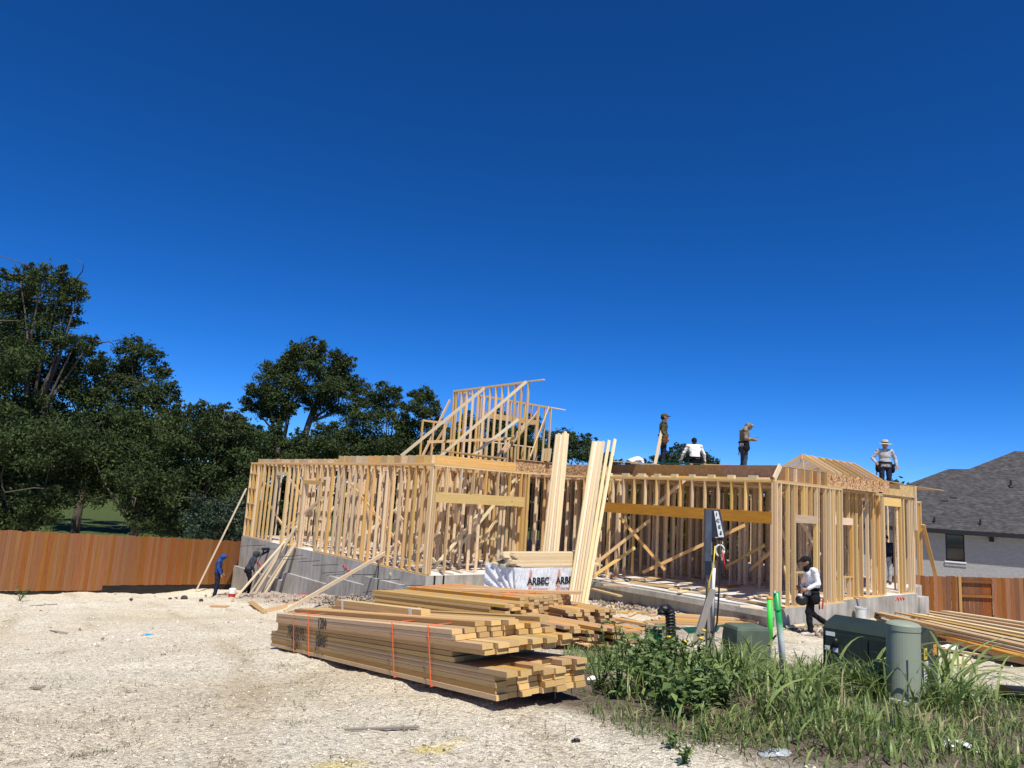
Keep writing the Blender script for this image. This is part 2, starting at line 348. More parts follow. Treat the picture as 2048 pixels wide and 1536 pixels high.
# ================================================================== THE SETTING
#@GROUND
def vnoise(x, y, seed=0):
    xi = np.floor(x).astype(int); yi = np.floor(y).astype(int); fx = x-xi; fy = y-yi
    fx = fx*fx*(3-2*fx); fy = fy*fy*(3-2*fy)
    def h(a_, b_): n = (a_*374761393+b_*668265263+seed*1442695041) & 0x7fffffff; n = ((n ^ (n >> 13))*1274126177) & 0x7fffffff; return ((n ^ (n >> 16)) & 0xffff)/65535.0
    return (h(xi,yi)*(1-fx)+h(xi+1,yi)*fx)*(1-fy)+(h(xi,yi+1)*(1-fx)+h(xi+1,yi+1)*fx)*fy
def relief(x, y):
    z = (vnoise(x*.9,y*.9,1)-.5)*.10+(vnoise(x*2.7,y*2.7,2)-.5)*.05+(vnoise(x*8,y*8,3)-.5)*.022+(vnoise(x*21,y*21,4)-.5)*.010
    return z
# earth mask: brown soil under the weeds (lower right), churned earth round the house
WEED = [(2.5,7.6,1.6),(3.4,6.6,1.6),(4.4,6.4,1.6),(2.2,5.9,1.1),(3.3,5.0,1.2),(4.6,4.9,1.5),(3.0,4.1,.8),(5.8,6.0,1.5),(4.0,3.9,1.2),(5.4,3.8,1.4),(1.7,7.9,.8),(.9,5.7,.75),(1.35,5.1,.8),(1.6,5.7,.9),(2.1,4.5,.8),(1.0,6.6,.8)]
def soil_mask(x, y):
    m = np.zeros_like(x)
    for cx, cy, r in WEED: m = np.maximum(m, np.clip(1.35-np.hypot(x-cx,y-cy)/r,0,1))
    m = np.clip(m*1.6+(vnoise(x*1.7,y*1.7,9)-.5)*1.0,0,1)*(m > 0)
    return m
def pink_mask(x, y):   # churned pinkish caliche near the foundation
    u = (x-LC.x)*VA.x+(y-LC.y)*VA.y; v = (x-LC.x)*VB.x+(y-LC.y)*VB.y
    m = np.clip(1-np.abs(v+1.2)/1.9,0,1)*np.clip((u+3.0)/2,0,1)*np.clip((12.5-u)/2,0,1)
    m2 = np.clip(1-np.hypot(x-2.6,y-14.2)/3.4,0,1)
    return np.clip(np.maximum(m,m2*.8)*1.7+(vnoise(x*1.3,y*1.3,12)-.5)*.8,0,1)*(np.maximum(m,m2) > 0)
def build_ground():
    xs = np.concatenate([np.linspace(-900,-60,12)[:-1], np.linspace(-60,-16,23)[:-1], np.linspace(-16,14,331)[:-1], np.linspace(14,60,24)[:-1], np.linspace(60,900,12)])
    ys = np.concatenate([np.linspace(-200,-12,6)[:-1], np.linspace(-12,2.5,16)[:-1], np.linspace(2.5,14,210)[:-1], np.linspace(14,36,180)[:-1], np.linspace(36,80,23)[:-1], np.linspace(80,1500,14)])
    X, Y = np.meshgrid(xs,ys); Z = gz_np(X.ravel(),Y.ravel()).reshape(X.shape)
    near = (np.abs(X) < 18)&(Y > 1)&(Y < 36); Z = Z+np.where(near, relief(X,Y), 0)
    pm = pink_mask(X,Y); Z = Z+pm*(vnoise(X*4,Y*4,21)-.35)*.22*np.where(near,1,0)
    nx, ny = len(xs), len(ys); idx = np.arange(nx*ny).reshape(ny,nx)
    F = np.stack([idx[:-1,:-1],idx[:-1,1:],idx[1:,1:],idx[1:,:-1]],-1).reshape(-1,4)
    m, nt, b = newmat('crushed_limestone'); L = nt.links.new
    tc = N(nt,'ShaderNodeTexCoord'); P_ = tc.outputs['Object']
    n1 = N(nt,'ShaderNodeTexNoise', i_Scale=.33, i_Detail=9.0, i_Roughness=.62); L(P_,n1.inputs['Vector'])
    n2 = N(nt,'ShaderNodeTexNoise', i_Scale=13.0, i_Detail=7.0, i_Roughness=.75); L(P_,n2.inputs['Vector'])
    v1 = N(nt,'ShaderNodeTexVoronoi', i_Scale=40.0); L(P_,v1.inputs['Vector'])
    v2 = N(nt,'ShaderNodeTexVoronoi', i_Scale=85.0); L(P_,v2.inputs['Vector'])
    r1 = ramp(nt, [(.28,(.70,.595,.43)),(.5,(.765,.69,.545)),(.72,(.81,.755,.62))]); L(n1.outputs[0], r1.inputs[0])
    sp = N(nt,'ShaderNodeSeparateColor'); L(v1.outputs['Color'], sp.inputs[0])
    r2 = ramp(nt, [(0,(.60,.58,.54)),(.18,(.90,.88,.85)),(.7,(1.04,1.03,1.01)),(1,(1.18,1.18,1.15))]); L(sp.outputs[0], r2.inputs[0])
    mx = N(nt,'ShaderNodeMix', data_type='RGBA', blend_type='MULTIPLY'); mx.inputs[0].default_value = 1; L(r1.outputs[0], mx.inputs[6]); L(r2.outputs[0], mx.inputs[7])
    r3 = ramp(nt, [(.22,(.55,.51,.46)),(.45,(1,1,1)),(.75,(1.1,1.1,1.1))]); L(n2.outputs[0], r3.inputs[0])
    mx2 = N(nt,'ShaderNodeMix', data_type='RGBA', blend_type='MULTIPLY'); mx2.inputs[0].default_value = 1; L(mx.outputs[2], mx2.inputs[6]); L(r3.outputs[0], mx2.inputs[7])
    # soils
    a1 = N(nt,'ShaderNodeAttribute', attribute_name='soil'); rs = ramp(nt, [(.25,(.11,.085,.062)),(.6,(.215,.17,.125)),(.8,(.34,.28,.21))]); L(n2.outputs[0], rs.inputs[0])
    mx3 = N(nt,'ShaderNodeMix', data_type='RGBA'); L(a1.outputs['Fac'], mx3.inputs[0]); L(mx2.outputs[2], mx3.inputs[6]); L(rs.outputs[0], mx3.inputs[7])
    a2 = N(nt,'ShaderNodeAttribute', attribute_name='pink'); rp = ramp(nt, [(.25,(.24,.18,.14)),(.5,(.42,.335,.26)),(.8,(.60,.51,.42))]); L(n2.outputs[0], rp.inputs[0])
    m4 = N(nt,'ShaderNodeMath', operation='MULTIPLY', i_1=.85); L(a2.outputs['Fac'], m4.inputs[0])
    mx4 = N(nt,'ShaderNodeMix', data_type='RGBA'); L(m4.outputs[0], mx4.inputs[0]); L(mx3.outputs[2], mx4.inputs[6]); L(rp.outputs[0], mx4.inputs[7])
    a3 = N(nt,'ShaderNodeAttribute', attribute_name='lawn'); rl = ramp(nt, [(.3,(.04,.065,.015)),(.7,(.10,.125,.036))]); L(n2.outputs[0], rl.inputs[0])
    mx5 = N(nt,'ShaderNodeMix', data_type='RGBA'); L(a3.outputs['Fac'], mx5.inputs[0]); L(mx4.outputs[2], mx5.inputs[6]); L(rl.outputs[0], mx5.inputs[7])
    a4 = N(nt,'ShaderNodeAttribute', attribute_name='survey'); mx6 = N(nt,'ShaderNodeMix', data_type='RGBA'); L(a4.outputs['Fac'], mx6.inputs[0]); L(mx5.outputs[2], mx6.inputs[6]); mx6.inputs[7].default_value = (.72,.56,.10,1)
    a5 = N(nt,'ShaderNodeAttribute', attribute_name='tracks'); mx7 = N(nt,'ShaderNodeMix', data_type='RGBA', blend_type='MULTIPLY'); L(a5.outputs['Fac'], mx7.inputs[0]); L(mx6.outputs[2], mx7.inputs[6]); mx7.inputs[7].default_value = (.80,.75,.68,1)
    L(mx7.outputs[2], b.inputs['Base Color']); b.inputs['Roughness'].default_value = .95; b.inputs['Specular IOR Level'].default_value = .1
    b1 = N(nt,'ShaderNodeBump', i_Strength=.9, i_Distance=.02); L(v1.outputs['Distance'], b1.inputs['Height']); b1.invert = True
    b2 = N(nt,'ShaderNodeBump', i_Strength=.8, i_Distance=.010); L(v2.outputs['Distance'], b2.inputs['Height']); L(b1.outputs[0], b2.inputs['Normal']); b2.invert = True
    b3 = N(nt,'ShaderNodeBump', i_Strength=.8, i_Distance=.04); L(n2.outputs[0], b3.inputs['Height']); L(b2.outputs[0], b3.inputs['Normal']); L(b3.outputs[0], b.inputs['Normal'])
    V = np.stack([X.ravel(),Y.ravel(),Z.ravel()],1)
    o = mesh('ground', V, F, m, origin=(0,0,0), smooth=False); tag(o, kind='structure')
    lawn = np.clip((np.hypot(X,Y-10)-30)/6,0,1)*np.clip((Y-20)/8+np.clip((-X-18)/4,0,1),0,1)
    sv = np.zeros_like(X)
    for px,py,r in ((660,1512,.16),(690,1505,.12),(865,1472,.12),(905,1462,.09)):
        q = atz(px,py,.9); sv = np.maximum(sv, np.clip(1.2-np.hypot(X-q.x,(Y-q.y)*1.3)/r,0,1))
    sv = np.clip(sv*(vnoise(X*14,Y*14,5)*1.5-.25),0,.75)
    tk = np.zeros_like(X)
    for off in (-1.3,.45,-5.2,-3.5):
        cxl = off-.30*(Y-4)-.035*(Y-4)**2*.3; tk = np.maximum(tk, np.clip(1.0-np.abs(X-cxl)/.26,0,1))
    tk = np.clip(tk*(vnoise(X*.8,Y*.8,15)*1.8-.35)+np.clip(vnoise(X*.45,Y*.45,16)-.55,0,1)*1.6,0,1)
    for nm, arr in (('soil',soil_mask(X,Y)),('pink',pm),('lawn',lawn),('survey',sv),('tracks',tk)):
        at = o.data.attributes.new(nm,'FLOAT','POINT'); at.data.foreach_set('value', arr.ravel().astype(np.float32))
build_ground()
def gr(x, y): # ground incl. relief
    return gz(x,y)+float(relief(np.array([x]),np.array([y]))[0])

#@FENCE
def fence(name, label, pts, h, mat, kick, rng, post_side=1, skip=None, pw=.14):
    """pts: list of (x,y,zbase,height); pickets one by one along the polyline"""
    t = thing(name, label, 'fence', (pts[0][0],pts[0][1],pts[0][2]))
    for (x0,y0,z0,h0),(x1,y1,z1,h1) in zip(pts[:-1],pts[1:]):
        d = Vector((x1-x0,y1-y0,0)); ln = d.length; d /= ln; nrm = Vector((-d.y,d.x,0))
        if nrm.y > 0: nrm = -nrm            # faces the camera
        n = int(ln/(pw+.002))
        for i in range(n):
            s = (i+.5)*ln/n; k = s/ln; zb = z0+(z1-z0)*k; hh = h0+(h1-h0)*k
            if skip and skip(x0+d.x*s, y0+d.y*s): continue
            p = Vector((x0,y0,zb))+d*s+nrm*(rng.uniform(0,.006)); tilt = d*rng.uniform(-.004,.004)
            board('picket', p+UP*(kick+rng.uniform(-.012,.012)), p+tilt+UP*(hh+rng.uniform(-.022,.022)), pw-rng.uniform(0,.004), .017, d, mat, t)
        for fr in (.22,.55,.86):
            board('rail', Vector((x0,y0,z0+kick+(h0-kick)*fr))-nrm*.032, Vector((x1,y1,z1+kick+(h1-kick)*fr))-nrm*.032, .038, .089, nrm, mat, t)
        m_ = max(1,int(ln/2.4))
        for i in range(m_+1):
            s = ln*i/m_; k = i/m_; p = Vector((x0,y0,z0+(z1-z0)*k))+d*s-nrm*.10
            board('post', p-UP*.3, p+UP*(h0+(h1-h0)*k-.05), .09, .09, d, mat, t)
        if kick: board('kickboard', Vector((x0,y0,z0+kick*.5-.25))-nrm*.012, Vector((x1,y1,z1+kick*.5-.25))-nrm*.012, kick+.5, .02, UP, M['kick'], t)
    return t
rr = random.Random(3)
def fpt(px, ytop, ybot, D):
    q = atD(px,ybot,D); q2 = atD(px,ytop,D); return (q.x,q.y,q.z,q2.z-q.z)
FL = [fpt(-110,1055,1186,21.6), fpt(203,1069,1184,26.0)]
FL2 = [fpt(203,1069,1184,26.0), fpt(490,1083,1178,33.2), fpt(640,1091,1172,37.5)]
fl = fence('board_fence', 'long red-brown stained board fence on the left below the oaks', FL, 0, M['picket'], .05, rr)
for (p, k) in ((FL2,.22),):
    for a_, b_ in zip(p[:-1],p[1:]):
        d = Vector((b_[0]-a_[0],b_[1]-a_[1],0)); ln = d.length; d /= ln; nrm = Vector((-d.y,d.x,0)); nrm = -nrm if nrm.y > 0 else nrm
        n = int(ln/.142)
        for i in range(n):
            s = (i+.5)*ln/n; kk = s/ln; q = Vector((a_[0],a_[1],a_[2]+(b_[2]-a_[2])*kk))+d*s+nrm*rr.uniform(0,.006); hh = a_[3]+(b_[3]-a_[3])*kk
            board('picket', q+UP*(k+rr.uniform(-.01,.01)), q+UP*(hh+rr.uniform(-.022,.022)), .14, .017, d, M['picket'], fl)
        for fr in (.3,.55,.86): board('rail', Vector((a_[0],a_[1],a_[2]+a_[3]*fr))-nrm*.032, Vector((b_[0],b_[1],b_[2]+b_[3]*fr))-nrm*.032, .038, .089, nrm, M['picket'], fl)
        board('kickboard', Vector((a_[0],a_[1],a_[2]+.0))-nrm*.012, Vector((b_[0],b_[1],b_[2]+.0))-nrm*.012, k*2+.1, .03, UP, M['kick'], fl)
# right fence, red-brown, two runs with an inside-out bay showing its rails
def rfp(px, yt, D, h=1.83): q = atD(px,yt,D); return (q.x,q.y,q.z-h,h)
FR = [rfp(1780,1150,27.5), rfp(1919,1153,27.0)]
FR3 = [rfp(1984,1155,26.6), rfp(2180,1160,26.0)]
frt = fence('red_brown_fence', 'red-brown cedar fence below the grey house on the right', FR, 0, M['picket2'], 0, rr)
for seg in (FR3,):
    for a_, b_ in zip(seg[:-1],seg[1:]):
        d = Vector((b_[0]-a_[0],b_[1]-a_[1],0)); ln = d.length; d /= ln; n = int(ln/.142)
        for i in range(n):
            s = (i+.5)*ln/n; q = Vector((a_[0],a_[1],a_[2]+(b_[2]-a_[2])*s/ln))+d*s
            board('picket', q, q+UP*(1.83+rr.uniform(-.01,.012)), .14, .017, d, M['picket2'], frt)
a_, b_ = FR[1], FR3[0]; d = Vector((b_[0]-a_[0],b_[1]-a_[1],0)); ln = d.length; d /= ln; nn = Vector((-d.y,d.x,0)); nn = nn if nn.y > 0 else -nn
n = int(ln/.142)
for i in range(n):
    s = (i+.5)*ln/n; q = Vector((a_[0],a_[1],a_[2]+(b_[2]-a_[2])*s/ln))+d*s+nn*.06
    board('picket', q, q+UP*1.82, .14, .017, d, M['picket2'], frt)
for z_ in (.35,1.15,1.66): board('rail', Vector((a_[0],a_[1],a_[2]+z_)), Vector((b_[0],b_[1],b_[2]+z_)), .089, .038, UP, M['picket2'], frt)
board('post', Vector((a_[0],a_[1],a_[2]-.2))-nn*.02, Vector((a_[0],a_[1],a_[2]+1.86))-nn*.02, .09, .09, d, M['orange'], frt)

#@NEIGHBOUR
def neighbour():
    # front wall nearly frontal, a little nearer on the right
    e0 = atD(1700,1045,35.0); e1 = atD(2260,1091.5,29.5)
    ze = (e0.z+e1.z)/2; e0.z = e1.z = ze
    d = (e1-e0); d.z = 0; ln = d.length; d.normalize(); back = Vector((-d.y,d.x,0)); back = back if back.y > 0 else -back
    zg = -1.3; t = thing('brick_house', 'grey shingled house with pale brick wall behind the right fence', 'house', (e0.x,e0.y,zg))
    oh = .48
    w0, w1 = e0+back*oh+d*.5, e1+back*oh-d*.5
    mm, nt, b = newmat('painted_brick'); L = nt.links.new
    tc = N(nt,'ShaderNodeTexCoord'); mp = N(nt,'ShaderNodeMapping'); L(tc.outputs['Object'], mp.inputs[0]); mp.inputs['Rotation'].default_value = (rad(90),0,-math.atan2(d.y,d.x))
    mp.vector_type = 'POINT'
    br = N(nt,'ShaderNodeTexBrick', i_Scale=4.6); br.inputs['Color1'].default_value = (.42,.415,.405,1); br.inputs['Color2'].default_value = (.36,.355,.35,1); br.inputs['Mortar'].default_value = (.30,.295,.29,1); br.inputs['Mortar Size'].default_value = .03
    sxyz = N(nt,'ShaderNodeSeparateXYZ'); L(tc.outputs['Object'], sxyz.inputs[0]); cb = N(nt,'ShaderNodeCombineXYZ'); L(sxyz.outputs[0], cb.inputs[0]); L(sxyz.outputs[2], cb.inputs[1]); L(cb.outputs[0], br.inputs['Vector'])
    no = N(nt,'ShaderNodeTexNoise', i_Scale=9.0, i_Detail=6.0); L(tc.outputs['Object'], no.inputs['Vector'])
    mx = N(nt,'ShaderNodeMix', data_type='RGBA', blend_type='MULTIPLY'); mx.inputs[0].default_value = .2; L(br.outputs[0], mx.inputs[6]); L(no.outputs[0], mx.inputs[7]); 
    hs = N(nt,'ShaderNodeHueSaturation', i_Value=1.0, i_Saturation=0.6); L(mx.outputs[2], hs.inputs['Color']); L(hs.outputs[0], b.inputs['Base Color']); b.inputs['Roughness'].default_value = .9
    bp = N(nt,'ShaderNodeBump', i_Strength=.5, i_Distance=.02); ad = N(nt,'ShaderNodeMath', operation='ADD'); L(no.outputs[0], ad.inputs[0]); L(br.outputs['Fac'], ad.inputs[1]); 
    L(no.outputs[0], bp.inputs['Height']); L(bp.outputs[0], b.inputs['Normal'])
    Lw = (w1-w0).length
    def wp(s, z): q = w0+d*s; return Vector((q.x,q.y,z))
    # window opening along the wall
    def sw(px, py):
        r = ray(px,py); p = Vector((w0.x,w0.y,0)); tt = p.dot(back)/r.dot(back); q = r*tt+Vector((0,0,HC)); return (q-w0).dot(d), q.z
    s0, zb = sw(1892,1121); s1, zt = sw(1928,1066); zt = ze-.12
    B = MB()
    for (a0,a1,z0,z1) in ((0,s0,zg,ze),(s1,Lw,zg,ze),(s0,s1,zg,zb),(s0,s1,zt,ze)):
        B.box((wp(a0,(z0+z1)/2)+back*.1), (wp(a1,(z0+z1)/2)+back*.1), z1-z0, .2, UP)
    B.box(wp(.1,(zg+ze)/2)+back*.2, wp(.1,(zg+ze)/2)+back*9, ze-zg, .2, UP); B.box(wp(Lw-.1,(zg+ze)/2)+back*.2, wp(Lw-.1,(zg+ze)/2)+back*9, ze-zg, .2, UP)
    B.obj('wall', mm, t)
    wn = MB().box(wp(s0,(zb+zt)/2)+back*.16, wp(s1,(zb+zt)/2)+back*.16, zt-zb, .02, UP).obj('window', M['glass'], t)
    fr = plain('black_window_frame', (.015,.016,.018), .5)
    f = MB()
    for (a0,a1,z0,z1) in ((s0,s0+.05,zb,zt),(s1-.05,s1,zb,zt),(s0+.05,s1-.05,zb,zb+.05),(s0+.05,s1-.05,zt-.05,zt),(s0+.05,s1-.05,(zb+zt)/2-.02,(zb+zt)/2+.02)):
        f.box(wp(a0,(z0+z1)/2)+back*.125, wp(a1,(z0+z1)/2)+back*.125, z1-z0, .05, UP)
    f.obj('frame', fr, wn)
    MB().box(wp(s0-.05,zb-.035)+back*.03, wp(s1+.05,zb-.035)+back*.03, .06, .2, UP).obj('sill', M['white'], wn)
    MB().box(wp(s0-.05,zb-.14)-back*.012, wp(s1+.05,zb-.14)-back*.012, .14, .05, UP).obj('sill_brick', mm, wn)
    # fascia + soffit
    fb = plain('black_fascia', (.012,.013,.016), .6)
    MB().box(e0+UP*-.02, e1+UP*-.02, .2, .03, UP).obj('fascia', fb, t)
    MB().box(e0+back*.25-UP*.10, e1+back*.25-UP*.10, .5, .02, back).obj('soffit', fb, t)
    # wall lamp
    sl, zl = sw(1983,1079); MB().box(wp(sl-.09,zl)-back*.06, wp(sl+.09,zl)-back*.06, .2, .14, UP).obj('wall_lamp', fb, t)
    # roof
    pitch = .72
    up = (back+UP*pitch); nrm = d.cross(up).normalized()
    if nrm.y > 0: nrm = -nrm
    def rp(px, py):
        r = ray(px,py); p0 = e0-Vector((0,0,HC)); return r*(p0.dot(nrm)/r.dot(nrm))+Vector((0,0,HC))
    A0 = rp(1700,1041); pts = [e0+UP*.08-d*.2, e1+UP*.08+d*.6]
    up_pts = [rp(2260,915), rp(2030,902), rp(1938,938), rp(1897,938), rp(1740,996)]
    poly = pts+up_pts
    rm, nt, b = newmat('asphalt_shingles'); L = nt.links.new
    tc = N(nt,'ShaderNodeTexCoord'); sx = N(nt,'ShaderNodeSeparateXYZ'); L(tc.outputs['Object'], sx.inputs[0])
    cb = N(nt,'ShaderNodeCombineXYZ'); L(sx.outputs[0], cb.inputs[0]); m1 = N(nt,'ShaderNodeMath', operation='MULTIPLY', i_1=1.7); L(sx.outputs[2], m1.inputs[0]); L(m1.outputs[0], cb.inputs[1])
    br = N(nt,'ShaderNodeTexBrick', i_Scale=3.6); L(cb.outputs[0], br.inputs['Vector']); br.inputs['Color1'].default_value = (.035,.032,.033,1); br.inputs['Color2'].default_value = (.095,.088,.086,1); br.inputs['Mortar'].default_value = (.035,.033,.034,1); br.inputs['Mortar Size'].default_value = .02; br.inputs['Bias'].default_value = -.1
    no = N(nt,'ShaderNodeTexNoise', i_Scale=3.0, i_Detail=8.0, i_Roughness=.8); L(tc.outputs['Object'], no.inputs['Vector'])
    r = ramp(nt, [(.3,(.6,.6,.6)),(.7,(1.4,1.4,1.4))]); L(no.outputs[0], r.inputs[0])
    mx = N(nt,'ShaderNodeMix', data_type='RGBA', blend_type='MULTIPLY'); mx.inputs[0].default_value = 1; L(br.outputs[0], mx.inputs[6]); L(r.outputs[0], mx.inputs[7]); L(mx.outputs[2], b.inputs['Base Color']); b.inputs['Roughness'].default_value = .92
    bp = N(nt,'ShaderNodeBump', i_Strength=.5, i_Distance=.02); L(br.outputs['Fac'], bp.inputs['Height']); bp.invert = True; L(bp.outputs[0], b.inputs['Normal'])
    R_ = MB(); n = len(poly)
    R_.add(poly, [tuple(range(n))])
    # back slopes: mirror of the front plane behind each ridge piece, so the roof closes
    zt_ = ze
    bk = []
    for p in up_pts: h = p.z-ze; bk.append(p+back*(h/pitch)+Vector((0,0,-h)))
    m_ = len(up_pts)
    R_.add(up_pts+bk, [(i,i+1,m_+i+1,m_+i) for i in range(m_-1)])
    R_.add([poly[0],up_pts[-1],bk[-1]], [(0,1,2)]); R_.add([poly[1],up_pts[0],bk[0]], [(0,1,2)])
    ro = R_.obj('roof', rm, t)
    vb = plain('black_roof_vent', (.012,.012,.014), .5)
    for (px,py) in ((1869,1048),(1961,1053),(2022,974)):
        q = rp(px,py); MB().tube([q-UP*.05,q+UP*.32],[.045,.04],8).lathe(q-UP*.02, [(.13,0),(.05,.1)], 10).obj('vent_pipe', vb, ro)
    for (px,py) in ((1889,1003),(1907,996)):
        q = rp(px,py); MB().box(q-d*.15-nrm*-.0, q+d*.15, .12, .05, up).obj('vent_cap', vb, ro)
neighbour()

# ================================================================== THE HOUSE BEING FRAMED
#@HOUSE
HS = thing('framed_house', 'timber-framed house under construction on its concrete slab', 'house', HP(0,0,-1.0))
hr = random.Random(11)
FAR = MB()      # deep interior studs, joined
NST = [0]
def hb(name, p0, p1, wd, th, side, mat='stud', far=False):
    if far: FAR.box(p0,p1,wd,th,side); return None
    return board(name, p0, p1, wd, th, side, M[mat], HS)
def wall(a0, b0, a1, b1, z0=0.0, z1=HW_, inn=None, openings=(), sp=.406, start=0.0, depth=.09, plates=2, far=False, bottom=True, skips=(), extra=(), blocks=()):
    P0, P1 = HP(a0,b0), HP(a1,b1); d = P1-P0; ln = d.length; d /= ln; inn = Vector(inn).normalized()
    def q(s, z, off=depth/2): v = P0+d*s+inn*off; v.z = z; return v
    t = .038; zt = z1-t*plates; zb = z0+(t if bottom else 0)
    for i in range(plates): hb('top_plate', q(0,z1-t*(i+.5)), q(ln,z1-t*(i+.5)), depth+hr.uniform(0,.004), t-.0015, inn, far=far)
    gaps = [(o[0],o[1]) for o in openings if o[2] is None or o[2] <= z0+.05]
    if bottom:
        cur = 0.0
        for g0, g1 in sorted(gaps)+[(ln,ln)]:
            if g0-cur > .1: hb('bottom_plate', q(cur,z0+t/2), q(g0,z0+t/2), depth, t, inn, far=far)
            cur = g1
    pos = []; s = start+t/2
    while s < ln-t*.4: pos.append(s); s += sp
    pos.append(ln-t/2); pos += list(extra)
    for s in pos:
        if any(k0 < s < k1 for k0, k1 in skips): continue
        op = [o for o in openings if o[0]+.02 < s < o[1]-.02]
        s_ = s+hr.uniform(-.008,.008); lean = d*hr.uniform(-.006,.006)
        if not op: hb('stud', q(s_,zb), q(s_,zt)+lean, depth-hr.uniform(0,.004), t, inn, far=far); NST[0] += 0 if far else 1
        else:
            o = op[0]
            if o[3]+o[4] < zt-.06: hb('stud', q(s_,o[3]+o[4]), q(s_,zt), depth, t, inn, far=far); NST[0] += 0 if far else 1
            if o[2] is not None and o[2] > z0+.2: hb('stud', q(s_,zb), q(s_,o[2]-t), depth, t, inn, far=far); NST[0] += 0 if far else 1
    for o in openings:
        for s in (o[0]-t/2, o[0]-t*1.6, o[1]+t/2, o[1]+t*1.6):
            if 0 < s < ln: hb('stud', q(s,zb), q(s,zt if s in (o[0]-t*1.6,o[1]+t*1.6) else o[3]), depth, t-.002, inn, far=far); NST[0] += 0 if far else 1
        hb('header', q(o[0]-t,o[3]+o[4]/2,depth/2-.004), q(o[1]+t,o[3]+o[4]/2,depth/2-.004), o[4], depth, UP, far=far)
        if o[2] is not None and o[2] > z0+.2: hb('sill', q(o[0],o[2]-t/2), q(o[1],o[2]-t/2), depth, t, inn, far=far)
    for s0, s1, z in blocks: hb('block', q(s0+t/2,z), q(s1-t/2,z), depth, t, inn, far=far)
def sA(px): return pb(px,930,0)[0]
LEN = 13.9
# ---- foundation
def foundation():
    out = [(-.02,-.02),(-.02,4.95),(-7.50,4.95),(-7.50,8.60),(-7.14,8.60),(-7.14,14.3),(-6.2,14.3),(-6.2,16.9),(-5.9,16.9),(-5.9,18.9),(13.94,18.9),(13.94,-.02)]
    B = MB(); n = len(out)
    top = [HP(a,b,-.004) for a,b in out]; bot = [HP(a,b,-3.2) for a,b in out]
    B.add(top+bot, [tuple(range(n-1,-1,-1))]+[(i,(i+1)%n,n+(i+1)%n,n+i) for i in range(n)])
    # stepped brick ledge along the left wall
    for a0,a1,z in ((0,3.1,-.37),(3.1,5.6,-.64),(5.6,9.1,-.93),(9.1,14.12,-1.24)):
        B.box(HP(a0+.003,-.081,(z-3)/2), HP(a1,-.081,(z-3)/2), .12, 3+z, VB)
    B.box(HP(14.02,-.05,-2.1), HP(14.02,1.2,-2.1), .16, 1.7, VA)
    # apron strip in front of the garage, footing nibs
    B.box(HP(-.85,4.85,-.11), HP(-7.5,4.85,-.11), .2, .14, VB)
    B.box(HP(-6.9,14.29,-.62), HP(-6.9,15.0,-.62), .62, 1.0, VA)
    f = B.obj('foundation', M['concrete'], HS)
    # pale slab surface
    S = MB(); ins = [(a,b) for a,b in out]
    S.add([HP(a,b,.0) for a,b in ins], [tuple(range(n-1,-1,-1))]); S.obj('slab_surface', M['slab'], f)
    for (px,py) in ((605,1110),(613,1117),(640,1121),(676,1129),(690,1143),(702,1146),(753,1149),(800,1159),(848,1171),(778,1178),(835,1190),(560,1098),(530,1090)):
        a_, z_ = pb(px,py,-.02); p = HP(a_,-.02,z_); e = p-VB*hr.uniform(.75,1.0)+VA*hr.uniform(-.15,.12)-UP*hr.uniform(-.03,.08)
        MB().tube([p+VB*.1,e],.009,6).obj('rebar', M['steel'], f)
    for (px,py,l) in ((757,1135,.5),(869,1157,.42),(887,1157,.42)):
        if px < 850: a_, z_ = pb(px,py,-.03); p = HP(a_,-.155,z_); MB().box(HP(a_,-.026,0.005),HP(a_,-.026,-.36),.05,.006,VA).box(HP(a_-.25,-.148,-.38),HP(a_-.25,-.148,-1.2),.05,.006,VA).obj('strap', M['black'], f)
        else: b_, z_ = pa(px,py,-.02); MB().box(HP(-.026,b_,0.0),HP(-.026,b_,-.5),.06,.006,VB).obj('strap', M['black'], f)
    # red layout scribbles sprayed on the wall
    for (px,py) in ((698,1139),(520,1127)):
        a_, z_ = pb(px,py,-.03); pts = [HP(a_+.45-.1*i, -.029, z_+.10-.028*i+(.05 if i%2 else -.04)) for i in range(9)]
        MB().tube(pts,.014,5).obj('paint_mark', M['red_paint'], f)
    pts = [HP(-7.512, 12.6+.10*i, -.10+(.05 if i%2 else -.05)) for i in range(7)]; pts = [p-VA*(.0) for p in pts]
    MB().tube([p+VA*.36 for p in pts],.016,5).obj('paint_mark', M['red_paint'], f)
foundation()

# ---- left wing, long left wall (outer face on B=0)
L1 = (sA(576),sA(556)); L2 = (sA(643),sA(613))
wall(0,0,LEN,0, inn=VB, openings=[(L1[0],L1[1],0.0,2.58,.14),(L2[0],L2[1],0.0,2.30,.14)], start=.12, extra=[.08,.12+.038*2,LEN-.46,LEN-.9,L2[1]+.12,L2[1]+.16],
     blocks=[(LEN-.46,LEN-.04,z) for z in (2.62,2.0,1.38,.76)]+[(LEN-.9,LEN-.46,z) for z in (2.60,1.98,1.36,.74)]+[(L2[1]+.2,L2[1]+.5,z) for z in (2.55,1.9,1.25,.6)]+[(L2[0]-.5,L2[0]-.15,z) for z in (2.5,1.85,1.2,.5)])
# diagonal let-in braces on the left wall
for (x0,y0,x1,y1) in ((560,930,604,992),(700,965,800,1090),(560,1065,640,1000)):
    a0,z0 = pb(x0,y0,.12); a1,z1 = pb(x1,y1,.12); hb('brace', HP(a0,.115,z0), HP(a1,.115,z1), .089, .038, UP)
